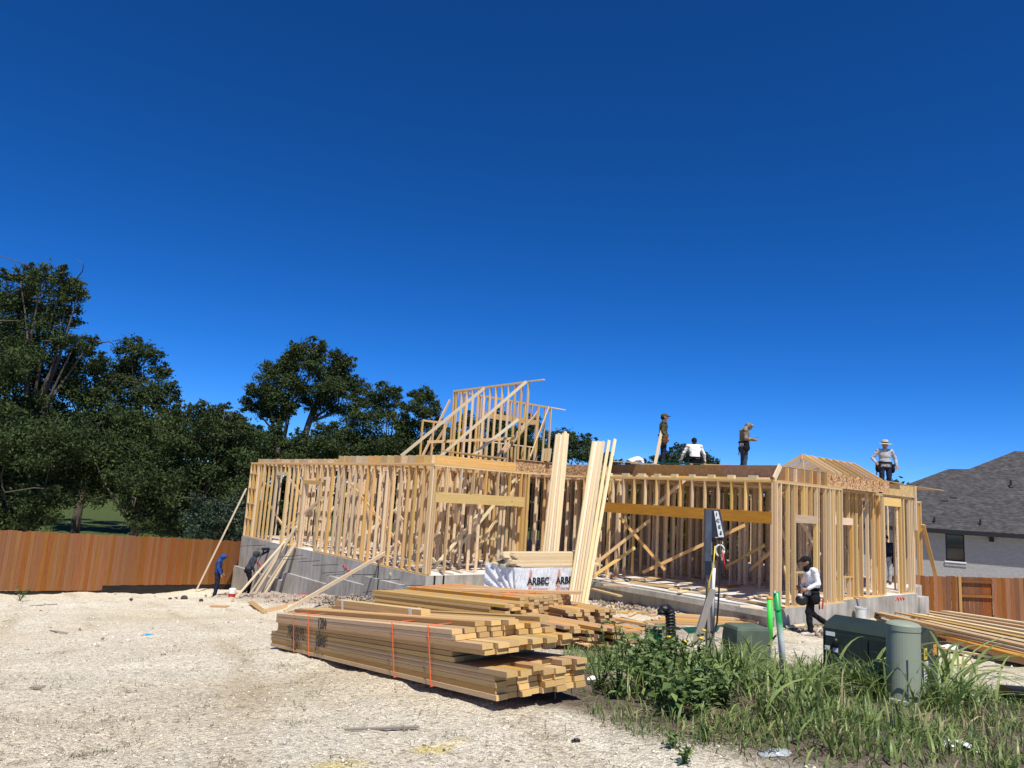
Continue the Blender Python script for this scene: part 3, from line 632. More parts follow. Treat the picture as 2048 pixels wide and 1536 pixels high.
# pale temporary braces inside the left wing
def brace(x0,y0,D0,x1,y1,D1,mat='pale'):
    return hb('brace', atD(x0,y0,D0), atD(x1,y1,D1), .089, .038, UP, mat)
for args in ((537,1005,30.2,566,1052,29),(560,1072,28.6,668,985,27.5),(690,1100,24.5,905,930,27.5),(860,1145,21.8,965,1020,23),(905,1110,22.8,1045,940,23.6),(780,1150,21.7,880,1070,22.8),
             (893,1030,22.5,938,1007,23.5),(880,1060,23,1000,1080,24),(945,1115,23,1040,960,24.5),(790,1020,24.5,890,1150,22.5),(640,1045,26.5,720,960,28)): brace(*args)
# ---- left wing, front wall with its big header (A=0)
wall(0,.04,0,3.6, inn=VA, openings=[(.12,3.34,0.0,2.0,.29)], start=0, sp=.46, extra=[.05,.42,3.5])
hb('stud', HP(.045,.62,.038), HP(.045,.62,2.0), .09,.038,VA)
# side of the entry and back of it
wall(.1,3.6,4.6,3.6, inn=-VB, start=.1, sp=.35); wall(4.6,3.6,4.6,5.0, inn=-VA)
wall(.1,4.97,4.4,4.97, inn=VB, start=.3)
# ---- garage front (B=RB), beam over the opening
wall(-.95,RB,RA,RB, inn=VB, openings=[(.66,6.42,0.0,2.0,.29)], start=.02, extra=[6.46])
for o in [o for o in HS.children if o.name.startswith('header')][-1:]: o.data = unit(M['lvl']); o.name = 'garage_beam'
# short trimmer table left of the opening
hb('header', HP(-1.75,RB+.14,1.62), HP(-1.15,RB+.14,1.62), .14,.075,UP); hb('stud', HP(-1.45,RB+.14,0), HP(-1.45,RB+.14,1.55), .089,.038,VB)
# ---- right-hand walls
wall(RA,RB+.09,RA,8.5, inn=VA, openings=[(1.03-.09,2.06-.09,.85,2.06,.20)], start=.21, sp=.38, extra=[.04,1.38,1.50,2.5,2.75,3.0])
wall(-7.1,8.5,-7.1,11.95, inn=VA, openings=[(.32,1.38,.62,2.06,.20)], start=0, sp=.40, extra=[.12,1.7,2.9,3.2,3.3])
wall(-7.05,12.0,-7.05,14.4, inn=VA, openings=[(.2,1.35,0.0,2.72,.26)], start=0, extra=[1.6,2.2])
wall(-5.6,17.5,-5.6,18.9, inn=VA, start=0, sp=.36)
wall(-7.05,14.4,-2,14.4, inn=-VB, sp=.6)
# braces in the right-hand walls
for (x0,y0,x1,y1,D0,D1) in ((1600,1037,1640,1110,20.2,20.6),(1695,1103,1722,1040,22.2,22.4),(1726,1022,1742,988,22.5,22.6),(1566,985,1592,1024,19.2,19.5)):
    brace(x0,y0,D0,x1,y1,D1,'pale' if x0 > 1650 else 'stud')
hb('block', HP(-7.16,8.42,3.18), HP(-7.16,8.42,3.52), .038,.06,VB); hb('stud', HP(-7.17,11.1,2.2), HP(-7.17,11.1,3.45), .06,.038,VB); hb('stud', HP(-7.13,14.35,2.0), HP(-7.13,14.35,3.45), .06,.05,VB,'pale')
# ---- interior and back walls
for (a0,b0,a1,b1,inn,far,spc) in ((-1.3,RB+.1,-1.3,11.5,VA,False,.406),(2.5,.1,2.5,3.5,VA,False,.45),(5.4,.1,5.4,3.5,VA,False,.45),(8.3,.1,8.3,5.0,VA,True,.45),(11.2,.1,11.2,6.0,VA,True,.45),
    (4.4,6.9,11,6.9,VB,True,.5),(-1.2,8.2,4,8.2,VB,True,.5),(13.8,.1,13.8,11.4,-VA,True,.406),(-7.0,11.6,-1.3,11.6,-VB,False,.45),(-1.2,11.6,13.8,11.6,-VB,True,.45),(1.8,5.1,1.8,11.5,VA,True,.5),(-4.3,14.2,-4.3,18,VA,True,.5),(8.3,5,8.3,11,VA,True,.5),(-7.0,9.9,-3.2,9.9,VB,True,.5),(-7.0,13.2,4,13.2,VB,True,.42),(-3.0,11.8,-3.0,18.7,VA,True,.45),(-5,18.6,13.7,18.6,-VB,True,.5),(4,11.7,4,18.5,VA,True,.5),(6.6,.2,6.6,3.5,VA,True,.4),(9.8,.2,9.8,3.5,VA,True,.4),(.3,1.9,2.4,1.9,VB,True,.4),(2.7,2.3,8.2,2.3,VB,True,.42),(8.5,1.6,13.6,1.6,VB,True,.42),(3.9,.2,3.9,2.2,VA,True,.42),(1.0,9.6,8,9.6,VB,True,.45),(-1.25,6.4,1.7,6.4,VB,True,.4),(-6.9,8.6,-1.4,8.6,VB,True,.5),(-4.2,8.7,-4.2,11.5,VA,True,.4),(-6.9,10.8,-1.4,10.8,VB,True,.36),(-2.2,7.2,-2.2,11.5,VA,True,.42)):
    wall(a0,b0,a1,b1, inn=inn, far=far, sp=spc)
# long brown braces seen in the garage
for (x0,y0,D0,x1,y1,D1) in ((1285,1145,21.5,1490,1050,20.3),(1175,1140,22,1300,1040,21.4),(1300,1020,21.2,1370,960,20.8),(1240,1035,22.5,1330,1140,22.2),(1455,1075,24,1535,1010,24),(1190,1150,21.8,1270,1095,22)): brace(x0,y0,D0,x1,y1,D1,'stud')
for (x0,y0,D0,x1,y1,D1) in ((1375,1150,25,1440,1010,25.5),(1480,1150,24.5,1400,1020,25),(1205,1120,25,1260,1000,25.5),(1350,1120,26,1290,990,26),(1600,1150,21.5,1555,1040,20.5),(1640,1060,21.5,1600,1130,21.5),(1500,1140,22,1545,1100,20.5),(1450,1135,23,1530,1090,22),(1580,1200,19.8,1560,1090,20.5)): brace(x0,y0,D0,x1,y1,D1,'stud')
# ---- floor joists, rims and deck of the upper floor
zj0 = HW_
for i in range(34):                       # joist ends over the left wall
    a_ = .22+i*.406
    if a_ > 13.3: break
    hgt = .235 if a_ < 6.3 else .14
    o_ = .02+hr.uniform(0,.05)
    hb('joist', HP(a_,o_,zj0+hgt/2+.001), HP(a_,3.62,zj0+hgt/2+.001), hgt, .038, UP)
    if a_ > .5: hb('block', HP(a_-.385,.05+hr.uniform(0,.02),zj0+hgt/2-hr.uniform(0,.02)), HP(a_-.022,.05,zj0+hgt/2-.01), hgt-.02, .038, UP)
hb('rim_board', HP(.02,.05,zj0+.12), HP(.02,3.0,zj0+.12), .24, .038, UP)
B3 = MB().box(HP(.02,3.0,zj0+.17), HP(.02,4.99,zj0+.17), .34, .022, UP).obj('sheathing_panel', M['osb'], HS)
MB().box(HP(-.0,4.98,zj0+.17), HP(-1.9,4.98,zj0+.17), .34, .022, UP).obj('sheathing_panel', M['osb'], HS)
hb('rim_board', HP(.02,3.0,zj0+.352), HP(.02,5.05,zj0+.352), .09,.022,VA)
for i in range(4): hb('stacked_board', HP(.5+.1*i,.6+.25*i,zj0+.40), HP(.9+.14*i,3.3,zj0+.40), .13,.038,VA)
# brown rim over the garage, cut on the slant to imitate diagonal shadow edges
x = -1.85
for k, ln in enumerate((1.15,1.55,1.2,2.1)):
    s0, s1 = x, max(x-ln,-7.42); sl = .10
    poly = [HP(s0-sl*(k > 0),RB+.26,zj0+.06),HP(s1-sl*(k < 3),RB+.26,zj0+.06),HP(s1,RB+.26,zj0+.365),HP(s0,RB+.26,zj0+.365)]
    MB().prism(poly, VB*.04+VB*.002*k).obj('rim_board', M['rim'], HS); x = s1-.004
for i in range(10):
    a_ = -1.95-.6*i
    if a_ < -7.3: break
    wd = hr.choice((.16,.24,.25,.19)); hb('block', HP(a_,RB+.05,zj0+.047), HP(a_-wd,RB+.05,zj0+.047), .09,.09,UP,'pale')
# right side: brown bays, then strand board
for i in range(6):
    b_ = 5.25+i*.405
    hb('rim_board', HP(RA+.10,b_,zj0+.17), HP(RA+.10,b_+.37,zj0+.17), .34,.03,UP,'rim'); hb('block', HP(RA+.05,b_+.385,zj0+.002), HP(RA+.05,b_+.385,zj0+.335), .089,.038,VA)
board('rafter_tail', HP(RA+.02,RB+.02,zj0+.02), HP(RA+.02,RB+.30,zj0+.36), .14,.038,UP,M['pale'],HS)
MB().box(HP(RA+.05,7.70,zj0+.19), HP(RA+.05,11.6,zj0+.19), .36,.022,UP).obj('sheathing_panel', M['osb'], HS)
MB().box(HP(-7.08,11.98,zj0+.16), HP(-7.08,14.4,zj0+.16), .36,.022,UP).obj('sheathing_panel', M['osb_light'], HS)
# deck
for (a0,a1,b0,b1) in ((-7.2,-3.6,6.3,9.6),(-3.6,1.6,6.3,9.6),(-7.2,-3.6,9.62,13.2),(-3.6,1.6,9.62,13.2),(1.62,4.2,6.3,11.5),(-6.9,1.6,13.22,17.5),(4.22,13.4,3.75,7.6),(4.22,13.4,7.62,11.5),(1.62,13.4,11.52,18.4)):
    MB().box(HP(a0+.01,(b0+b1)/2,3.47), HP(a1-.01,(b0+b1)/2,3.47), b1-b0, .02, VB).obj('deck_panel', M['ply'], HS)
for i in range(15):
    a_ = -7.2+i*.406*1.5; hb('joist', HP(a_,RB+.3,zj0+.17), HP(a_,11.4,zj0+.17), .335,.038,UP, far=(i%3 == 1))
for i in range(18):
    a_ = .4+i*.45; hb('joist', HP(a_,3.65,zj0+.12), HP(a_,11.4,zj0+.12), .235,.038,UP, far=True)
MB().box(HP(-6.95,13.15,3.09), HP(-5.2,13.15,3.09), 2.2, .02, VB).obj('deck_panel', M['ply'], HS)
# scraps along the deck edge
for (px,y0,l,mt) in ((1250,925,.9,'pale'),(1290,929,1.0,'pale'),(1440,931,1.3,'pale'),(1480,933,1.1,'pale'),(1350,928,1.2,'painted_green'),(1385,928,.9,'painted_green')):
    q = atD(px,y0,21.8); board('stacked_board', q-VA*l/2, q+VA*l/2+UP*.03, .14,.03,VB,M[mt],HS)
# ---- small gable roof frame over the right-hand wall
zr, zer = 3.88, 3.42
hb('ridge_board', HP(RA+.85,7.85,zr), HP(RA+.85,11.0,zr), .14,.03,UP)
for i in range(8):
    b_ = 7.93+i*.425
    hb('rafter', HP(RA-.04,b_,zer-.02), HP(RA+.83,b_,zr+.03), .11,.038,UP); hb('rafter', HP(RA+.87,b_+.03,zr+.03), HP(RA+1.78,b_+.03,zer-.02), .11,.038,UP)
hb('stud', HP(RA+.85,7.9,3.42), HP(RA+.85,7.9,zr-.08), .089,.038,VA)
hb('top_plate', HP(RA+1.72,7.8,3.40), HP(RA+1.72,11.1,3.40), .09,.038,VA)
# ---- tall two-storey frame over the stair hall
ZT = 6.36
wall(1.97,RB+.04,6.49,RB+.04, z0=3.40, z1=ZT, inn=VB, start=.0, sp=.36)
hb('top_plate', HP(2.0,RB+.085,ZT-.02), HP(1.2,RB+.085,ZT-.02), .089,.036,VB,'pale')
wall(6.49,RB+.1,6.49,10.35, z0=3.40, z1=ZT, inn=-VA, start=.1, sp=.40, openings=[(1.55,4.4,4.5,5.45,.22)])
hb('top_plate', HP(6.44,10.3,ZT-.02), HP(6.44,11.2,ZT-.02), .089,.036,VA,'pale')
wall(6.6,RB-1.2,6.6,RB-.1, z0=3.4, z1=5.05, inn=VA, start=.0, sp=.5)
def tb(x0,y0,D0,x1,y1,D1,mat='pale'): return hb('brace', atD(x0,y0,D0), atD(x1,y1,D1), .10,.038,UP,mat)
for a_ in ((802,912,24.6,969,776,26.2),(880,913,24.4,1053,763,24.2),(943,912,24.8,1037,838,25.2),(995,912,25.5,1056,842,26.2),(845,912,28,900,800,29.2),(855,912,28.6,903,835,29.4),
           (1010,905,28,1075,825,31),(1060,915,28,1098,815,31.5),(855,884,26.2,1032,877,25.2)): tb(*a_, mat='pale' if a_[0] in (802,880,943,995) else 'stud')
for dx in (0,.1,.2): hb('stacked_board', atD(1085+dx*60,922,23.0), atD(1088+dx*62,897,23.0), .12,.03,VB,'pale' if dx != .1 else 'orange')
m_ = FAR.obj('interior_stud', M['stud'], HS); tag(m_, kind='stuff')
print('studs', NST[0])

# ================================================================== TREES
#@TREES
def leafcloud(centers, radii, per_r2, size, seed, flat=1.0, sub=14):
    """leaf-sized quads gathered in small clumps spread through each lobe"""
    rg = np.random.default_rng(seed); C = []; T = []
    for c, r in zip(centers, radii):
        ns = max(5,int(sub*(0.6+.5*r)))
        d = rg.normal(size=(ns,3)); d /= np.linalg.norm(d,axis=1)[:,None]
        sc_ = c+d*(r*rg.uniform(.35,1.0,ns)[:,None])*np.array([1,1,.85*flat])
        sr = r*rg.uniform(.18,.42,ns); st = rg.uniform(0,1,ns)
        n = int(per_r2*r*r); k = rg.integers(0,ns,n)
        p = sc_[k]+rg.normal(size=(n,3))*sr[k][:,None]*np.array([.75,.75,.5]); C.append(p); T.append(np.clip(st[k]*.6+rg.uniform(0,.5,n),0,1))
    C = np.concatenate(C); T = np.concatenate(T); n = len(C)
    u = rg.normal(size=(n,3)); u /= np.linalg.norm(u,axis=1)[:,None]; v = np.cross(u, rg.normal(size=(n,3))); v /= np.linalg.norm(v,axis=1)[:,None]
    s_ = size*rg.uniform(.6,1.35,n)[:,None]; a_ = u*s_; b_ = v*s_*.55
    V = np.stack([C-a_, C-b_*.9+a_*.1, C+a_, C+b_*.9+a_*.1],1).reshape(-1,3)
    return V, np.arange(4*n).reshape(n,4), np.repeat(T,4)
def bend(p0, p1, rg, amp):
    p0, p1 = Vector(p0), Vector(p1); pts = []
    off = Vector((rg.uniform(-1,1),rg.uniform(-1,1),rg.uniform(-.3,.6)))*amp
    for k in range(6): t = k/5; pts.append(p0.lerp(p1,t)+off*math.sin(math.pi*t)+Vector((rg.uniform(-1,1),rg.uniform(-1,1),0))*amp*.12*(0 < k < 5))
    return pts
def tree(name, label, D, lobes, base, seed, mat='leaf', bark='bark', per=2000, size=.082, tr=.22, group='trees behind the site', forks=None, bare=0, cat='tree'):
    rg = random.Random(seed); cs = []; rs = []; sat = []
    ctr_of = {}
    for (px,py,r) in lobes:
        dd = D+rg.uniform(-1,1)*r*D/FPX*1.1; q = atD(px,py,dd); cs.append(np.array(q)); rm = r*D/FPX*1.08; rs.append(rm); sat.append(False)
        for _ in range(3):
            if rg.random() < .85:
                an = rg.uniform(-.5,math.pi+.5); cs.append(np.array(q)+np.array([math.cos(an)*rm*1.05,rg.uniform(-.6,.6)*rm,math.sin(an)*rm*.95])); rs.append(rm*rg.uniform(.22,.42)); sat.append(True); ctr_of[len(cs)-1] = Vector(q)
    bx = atD(base[0],base[1],D); gb = Vector((bx.x,bx.y,gz(bx.x,bx.y)-.1))
    t = thing(name, label, cat, gb, group)
    B = MB(); fk = [atD(*f) for f in forks] if forks else None
    zc = sum(c[2] for c in cs)/len(cs); top = Vector((bx.x+rg.uniform(-.3,.3),bx.y,gb.z+(zc-gb.z)*.55))
    if fk:
        pts = [gb]+fk; B.tube(pts, [tr*(1-.45*i/(len(pts)-1)) for i in range(len(pts))], 9); top = fk[-1]
    else:
        pts = bend(gb, top, rg, .35); B.tube(pts, [tr*(1.25 if i == 0 else 1-.09*i) for i in range(6)], 9)
    for i_, (c, r) in enumerate(zip(cs,rs)):
        if sat[i_]: B.tube([ctr_of[i_],ctr_of[i_].lerp(Vector(c),.6)+Vector((0,0,.08)),Vector(c)], [tr*.12,tr*.08,.012], 5); continue
        st = pts[rg.randrange(max(1,len(pts)-3),len(pts))] if rg.random() < .5 else top
        p = bend(st, Vector(c), rg, .35*r); B.tube(p, [tr*.34*(1-.17*i) for i in range(6)], 6)
        for _ in range(2):
            e = Vector(c)+Vector((rg.gauss(0,1),rg.gauss(0,1),rg.gauss(0,.8)))*r*.75; B.tube([Vector(c),Vector(c).lerp(e,.55)+Vector((0,0,.1)),e], [tr*.12,tr*.08,.012], 5)
    for _ in range(bare):
        c = Vector(cs[rg.randrange(len(cs))]); e = c+Vector((rg.gauss(0,1),rg.uniform(-1.6,-.6),rg.uniform(-.4,.5)))*1.3
        B.tube([c,c.lerp(e,.5)+Vector((.2,0,.15)),e,e+Vector((rg.gauss(0,.4),0,.3))],[.04,.03,.02,.008],5)
    B.obj('trunk', M[bark], t, smooth=True)
    V, F, T = leafcloud(cs, rs, per, size, seed)
    mesh('crown', V, F, M[mat], t, tint=T)
    return t
tree('oak_tree', 'tallest dark oak rising at the left edge of the picture', 41, [(40,560,26),(85,553,27),(125,560,24),(15,600,36),(75,605,40),(135,590,28),(158,580,16),(140,625,26),(35,660,50),(105,650,36),(180,684,17),(150,688,22),(118,690,22),(0,720,62),(70,735,50),(15,800,75),(-60,650,75),(-80,760,95),(60,830,50)], (30,1050), 1, tr=.42, per=1900, bare=5)
tree('oak_tree', 'dark rounded oak in the gap just right of the tallest oak', 43, [(150,722,32),(195,735,26),(125,760,36),(175,780,45),(215,770,26),(140,830,50),(200,840,50)], (150,1060), 2, tr=.3)
tree('oak_tree', 'dark leaning oak with ragged top beside the open sky on the left', 45, [(258,695,22),(290,708,26),(275,740,34),(318,745,20),(240,760,30),(325,790,24),(290,790,40),(335,832,22),(280,850,55),(225,850,45),(345,800,10),(348,770,8)], (270,1060), 3, tr=.3, bare=3)
tree('understory_tree', 'shaded bushy tree low behind the fence at the left edge', 37, [(20,880,60),(95,890,60),(40,950,60),(110,965,50),(20,1010,46),(75,1015,46),(-50,930,80),(-60,1010,60),(30,1050,30)], (50,1070), 4, tr=.2, bare=4)
tree('understory_tree', 'olive-tinted bushy tree with bare twigs behind the fence', 38, [(180,880,55),(250,890,55),(215,930,50),(290,930,50),(275,985,45),(320,980,45),(200,970,40),(300,1030,34),(330,1040,34)], (270,1075), 5, tr=.2, bare=6)
tree('understory_tree', 'broad shaded tree behind the fence near the leaning brace', 41, [(345,850,26),(375,835,26),(420,835,28),(455,848,24),(370,880,50),(440,890,50),(495,880,30),(390,950,55),(460,950,50),(350,1010,50),(400,1020,50),(360,1055,30),(500,935,34),(480,1000,40),(380,815,9),(405,806,8),(452,812,8)], (400,1080), 6, tr=.24, bare=3)
tree('juniper_bush', 'blue-green juniper bush against the fence beside the foundation', 36, [(420,1030,36),(455,1020,34),(395,1050,30),(470,1050,34),(440,1060,34)], (440,1080), 7, mat='leafb', tr=.1, per=2200, size=.07, cat='bush')
tree('live_oak', 'spreading live oak with open crown above the left wing of the frame', 50, [(600,702,20),(622,700,24),(640,715,18),(590,725,26),(625,735,26),(545,740,22),(570,735,26),(535,770,28),(575,765,30),(505,780,16),(490,800,10),(520,800,24),(555,800,30),(590,790,28),(500,815,14),(560,830,22),(530,825,18)], (556,1000), 8, tr=.34, bark='barkd', forks=[(558,930,50),(556,880,50),(560,848,50)], per=2000, size=.082)
tree('live_oak', 'live oak with a slanting trunk just right of the spreading oak', 51, [(672,718,20),(692,722,18),(665,745,26),(695,750,22),(650,775,30),(690,780,28),(720,770,18),(640,805,26),(680,815,24),(715,805,22),(735,795,14),(660,760,24)], (590,1000), 9, tr=.32, bark='barkd', forks=[(594,940,51),(604,890,51),(618,845,51),(630,810,51)], per=2000, size=.082)
tree('live_oak', 'loose-crowned oak between the slanting oak and the tall frame', 49, [(770,785,18),(790,790,14),(748,800,20),(775,815,28),(740,840,30),(795,840,26),(700,860,30),(760,880,38),(665,880,28),(800,890,30)], (760,1000), 10, tr=.22, per=2000)
tree('live_oak', 'dark oak immediately left of the tall stud frame', 48, [(840,787,18),(852,800,20),(830,815,22),(862,825,18),(845,845,28),(815,860,24),(870,860,16),(825,890,32),(880,880,26)], (840,1000), 11, tr=.22, per=2000)
tree('understory_tree', 'low thicket tree showing between the two live oak trunks', 47, [(520,890,34),(575,900,30),(630,890,34),(690,905,36),(545,860,18),(640,860,16),(480,900,34)], (600,1000), 12, tr=.15)
tree('distant_oak', 'far dark oak seen through the tall stud frame', 58, [(915,880,26),(950,850,24),(985,860,28),(940,900,34),(1010,890,34),(1045,870,22),(1000,840,18),(1060,900,30),(1065,850,18)], (980,1000), 13, tr=.25)
tree('distant_oak', 'far dark oak between the tall frame and the leaning boards', 60, [(1105,880,18),(1130,872,16),(1150,885,18),(1172,885,16),(1190,892,14),(1120,905,26),(1165,910,26),(1205,915,16),(1230,928,12)], (1140,1000), 14, tr=.25)
tree('distant_oak', 'far rounded tree behind the workers on the deck', 62, [(1362,896,11),(1352,908,14),(1330,915,14),(1310,925,12),(1372,912,16),(1395,912,14),(1412,918,12),(1428,925,9),(1345,928,20),(1395,930,22)], (1370,1000), 15, tr=.25, per=1800)
# dense wood far behind, reads as one mass
def woodland():
    rg = np.random.default_rng(91); cs = []; rs = []
    for px in range(-420,1900,34):
        for k in range(4):
            if k == 3 and 60 < px < 290: continue
            D = 60+rg.uniform(0,10); top = (870 if px < 520 else 905 if px < 1120 else 968+.05*(px-1120))+rg.uniform(-14,14); py = top+k*42+rg.uniform(-8,8)
            cs.append(np.array(atD(px+rg.uniform(-14,14),py,D))); rs.append(1.5)
    V, F, T = leafcloud(cs, rs, 300, .22, 92); o = mesh('woodland', V, F, M['leaf'], tint=T); tag(o,'dark wood closing the view behind the fence and the frame','wood',kind='stuff')
woodland()
# ================================================================== LUMBER
#@LUMBER
lr = random.Random(21)
ORD = ['first','second','third','fourth','fifth','sixth','seventh','eighth','ninth','tenth','eleventh','twelfth']
def bundle(name, label, O, e, l, layers, nw, wd=.14, th=.0385, mat='plank', profile=None, fprofile=None, jit=.05, missing=(), group=None, up=None):
    """O near corner at the bottom, e unit vector to the far end times length, l unit vector across"""
    O, e, l = Vector(O), Vector(e), Vector(l).normalized(); ln = e.length; ex = e.normalized(); l = (l-ex*l.dot(ex)).normalized(); u = ex.cross(l); u = u if u.z > 0 else -u
    t = thing(name, label, 'lumber', O, group)
    for k in range(layers):
        for j in range(nw):
            if (k,j) in missing: continue
            a_ = (profile(k,j) if profile else 0)+lr.uniform(-jit,jit); b_ = (fprofile(k,j) if fprofile else 0)+lr.uniform(-jit,jit)
            c = O+l*((j+.5)*wd+(lr.uniform(-.012,.010) if j == 0 else lr.uniform(-.004,.004)))+u*((k+.5)*th)
            board('board', c+ex*a_, c+ex*(ln+b_)+u*lr.uniform(-.002,.002), wd-.003-lr.uniform(0,.004), th-.0035, l, M[mat], t)
    return t, ex, l, u
def strap(t, O, ex, l, u, s, w_, h_, mat='orange_str', r=.006, z0=0):
    p = O+ex*s; o_ = .016
    pts = [p-l*o_+u*(z0-.0), p-l*o_+u*(h_+o_)+ex*lr.uniform(-.02,.02), p+l*(w_+o_)+u*(h_+o_), p+l*(w_+o_)+u*z0, p-l*o_+u*z0]
    B = MB()
    for q0, q1 in zip(pts[:-1],pts[1:]): B.box(q0,q1,.012,.004,ex)
    B.obj('strap', M[mat], t)
# --- the large bundle in the foreground
Q0 = atD(990,1403,4.95); Q1 = atD(541,1292,10.0); E1 = Q1-Q0
ex0 = E1.normalized(); l1 = Vector((ex0.y,-ex0.x,.06))
lx0_ = (l1-ex0*l1.dot(ex0)).normalized()
def sedge(px, py):
    r = ray(px,py); p0 = Q0-Vector((0,0,HC)); q = r*(p0.dot(lx0_)/r.dot(lx0_))+Vector((0,0,HC))-Q0; return q.dot(ex0)
S5, S7, S9 = sedge(905,1330), sedge(966,1318), sedge(911,1290)
prof = [0,0,.01,0,-.04,S5,S5+.02,S7,S7-.03,S9,S9+.02,S9+.12]
def pf(k,j):
    v = prof[k]
    if k == 4: v = (-.16,-.20,.22,-.05,.1,.12,-.02,-.06)[j]
    if k in (7,8): v += (0,-.04,-.03,.02,-.06,-.08,.02,-.02)[j]
    if k in (9,10): v -= (0,0,.02,.06,.10,.13,.20,.22)[j]
    if k == 11: v -= (0,0,.1,.2,.28,.1,.3,.3)[j]
    if k < 4: v -= (0,0,.01,-.02,.04,.05,.0,.04)[j]
    return v
tB, ex, lx, ux = bundle('lumber_bundle', 'large strapped bundle of brown boards with black marker writing in front', Q0, E1, l1, 12, 8, wd=.0895, th=.0385, profile=pf, fprofile=lambda k,j: (.0 if k < 5 else -.32)+(-.15 if k > 10 else 0), jit=.018, missing=[(11,0),(11,1),(11,6),(10,7),(5,5),(6,6)])
LN1 = E1.length
STR = ((590,1270),(620,1275),(790,1300),(863,1310))
xt = -ex
def mark(txt, s, h, size, shear=0):
    p = Q0+ex*s-lx*.0135+ux*h; text_mesh('marking', txt, size, M['ink'], frame(p, xt, ux) @ Matrix.Diagonal((1.0,1,1,1)), tB, extrude=.0008, offset=.0, shear=shear, spacing=.9)
def fpos(px,py):
    r = ray(px,py); p0 = Q0-Vector((0,0,HC)); q = r*(p0.dot(lx)/r.dot(lx))+Vector((0,0,HC))-Q0; return q.dot(ex), q.dot(ux)
for txt,px,py,sz in (('7RS10192',593,1267,.20),('7/24',591,1289,.18),('1204',646,1248,.17),('Jake',643,1279,.24)): mark(txt,*fpos(px,py),sz)
for px,py in STR: strap(tB, Q0, ex, lx, ux, fpos(px,py)[0], .716, 11*.0385)
# --- taped trio lying across the top of it
def loose(px0,py0,D0,px1,py1,D1,label,wd=.14,th=.038,mat='plank',name='loose_board',group=None,side=None,cat='board'):
    p0, p1 = atD(px0,py0,D0), atD(px1,py1,D1); s = side or Vector((p1.y-p0.y,-(p1.x-p0.x),0))
    o = board(name,p0,p1,wd,th,s,M[mat]); return tag(o,label,cat,group)
P0 = atD(853,1246,6.6); P1 = atD(668,1217,9.1)
T0 = Q0+ux*(14*.0385+.02)
tp = thing('board_pack', 'three taped boards stacked on top of the foreground bundle', 'lumber', P0)
e2 = (P1-P0); e2n = e2.normalized(); l2 = (lx-e2n*lx.dot(e2n)).normalized(); u2 = e2n.cross(l2); u2 = u2 if u2.z > 0 else -u2
for k, (a_, b_, w_) in enumerate(((-.16,.02,.09),(-.14,.1,.09),(.12,-.05,.09),(.12,-.06,.09))): board('board', P0+e2n*a_+l2*.045+u2*(.0385*k-.03), P0+e2n*(e2.length+b_)+l2*.045+u2*(.0385*k-.03), w_,.037,l2,M['plank'],tp)
clear = plain('clear_tape', (.62,.62,.6), .15, var=.1)
for s in (.38,e2.length-.35):
    p = P0+e2n*s-u2*.052
    MB().box(p-l2*.004,p-l2*.004+u2*.155,.07,.003,e2n).box(p+u2*.157-l2*.004,p+u2*.157+l2*.094,.07,.003,e2n).obj('tape', clear, tp)
# --- second tier of bundles behind
O2 = atD(1040,1243,10.2); F2 = atD(814,1212,12.4); W2 = atD(1138,1214,11.6)
t2, ex2, lx2, ux2 = bundle('lumber_bundle', 'orange-strapped bundle of short boards showing a grid of board ends', O2, (F2-O2), Vector(((W2-O2).x,(W2-O2).y,0)), 8, 11, wd=.089, mat='orange', jit=.02)
L2n = (F2-O2).length
for s in (.35,.62,L2n-.25,L2n-.5): strap(t2, O2, ex2, lx2, ux2, s, .98, 8*.0385)
tag(board('loose_board', O2+ex2*-.22+lx2*.95+ux2*.33, O2+ex2*1.5+lx2*.15+ux2*.33, .14,.038,lx2,M['orange']), 'wide plank laid askew across the orange-strapped bundle', 'board')
# supporting bundles under and in front of it
O3 = atD(1010,1262,9.3); F3 = atD(745,1222,11.6)
t3, ex3, lx3, ux3 = bundle('lumber_bundle', 'unstrapped bundle of brown boards between the foreground bundle and the orange-strapped one', O3, F3-O3, Vector((.75,.66,0)), 8, 6, wd=.089, mat='plank', profile=lambda k,j: (.35 if k < 3 else 0)+(.3*((k+j)%3 == 0)), jit=.06)
O4 = atD(1075,1283,8.9); F4 = atD(930,1248,11)
bundle('lumber_bundle', 'low sprawling bundle of boards right behind the foreground bundle', O4, F4-O4, Vector((.72,.69,0)), 5, 8, wd=.089, mat='orange', profile=lambda k,j: -.12*j+(.2*((k*2+j)%4 == 0)), jit=.1)
O5 = atD(1130,1262,10.0); F5 = atD(1010,1228,12.2)
bundle('lumber_bundle', 'shaded bundle of boards on the right under the askew plank', O5, F5-O5, Vector((.72,.69,0)), 7, 8, wd=.089, mat='orange', profile=lambda k,j: -.1*(j%2)+(.3*(k < 2)), jit=.1)
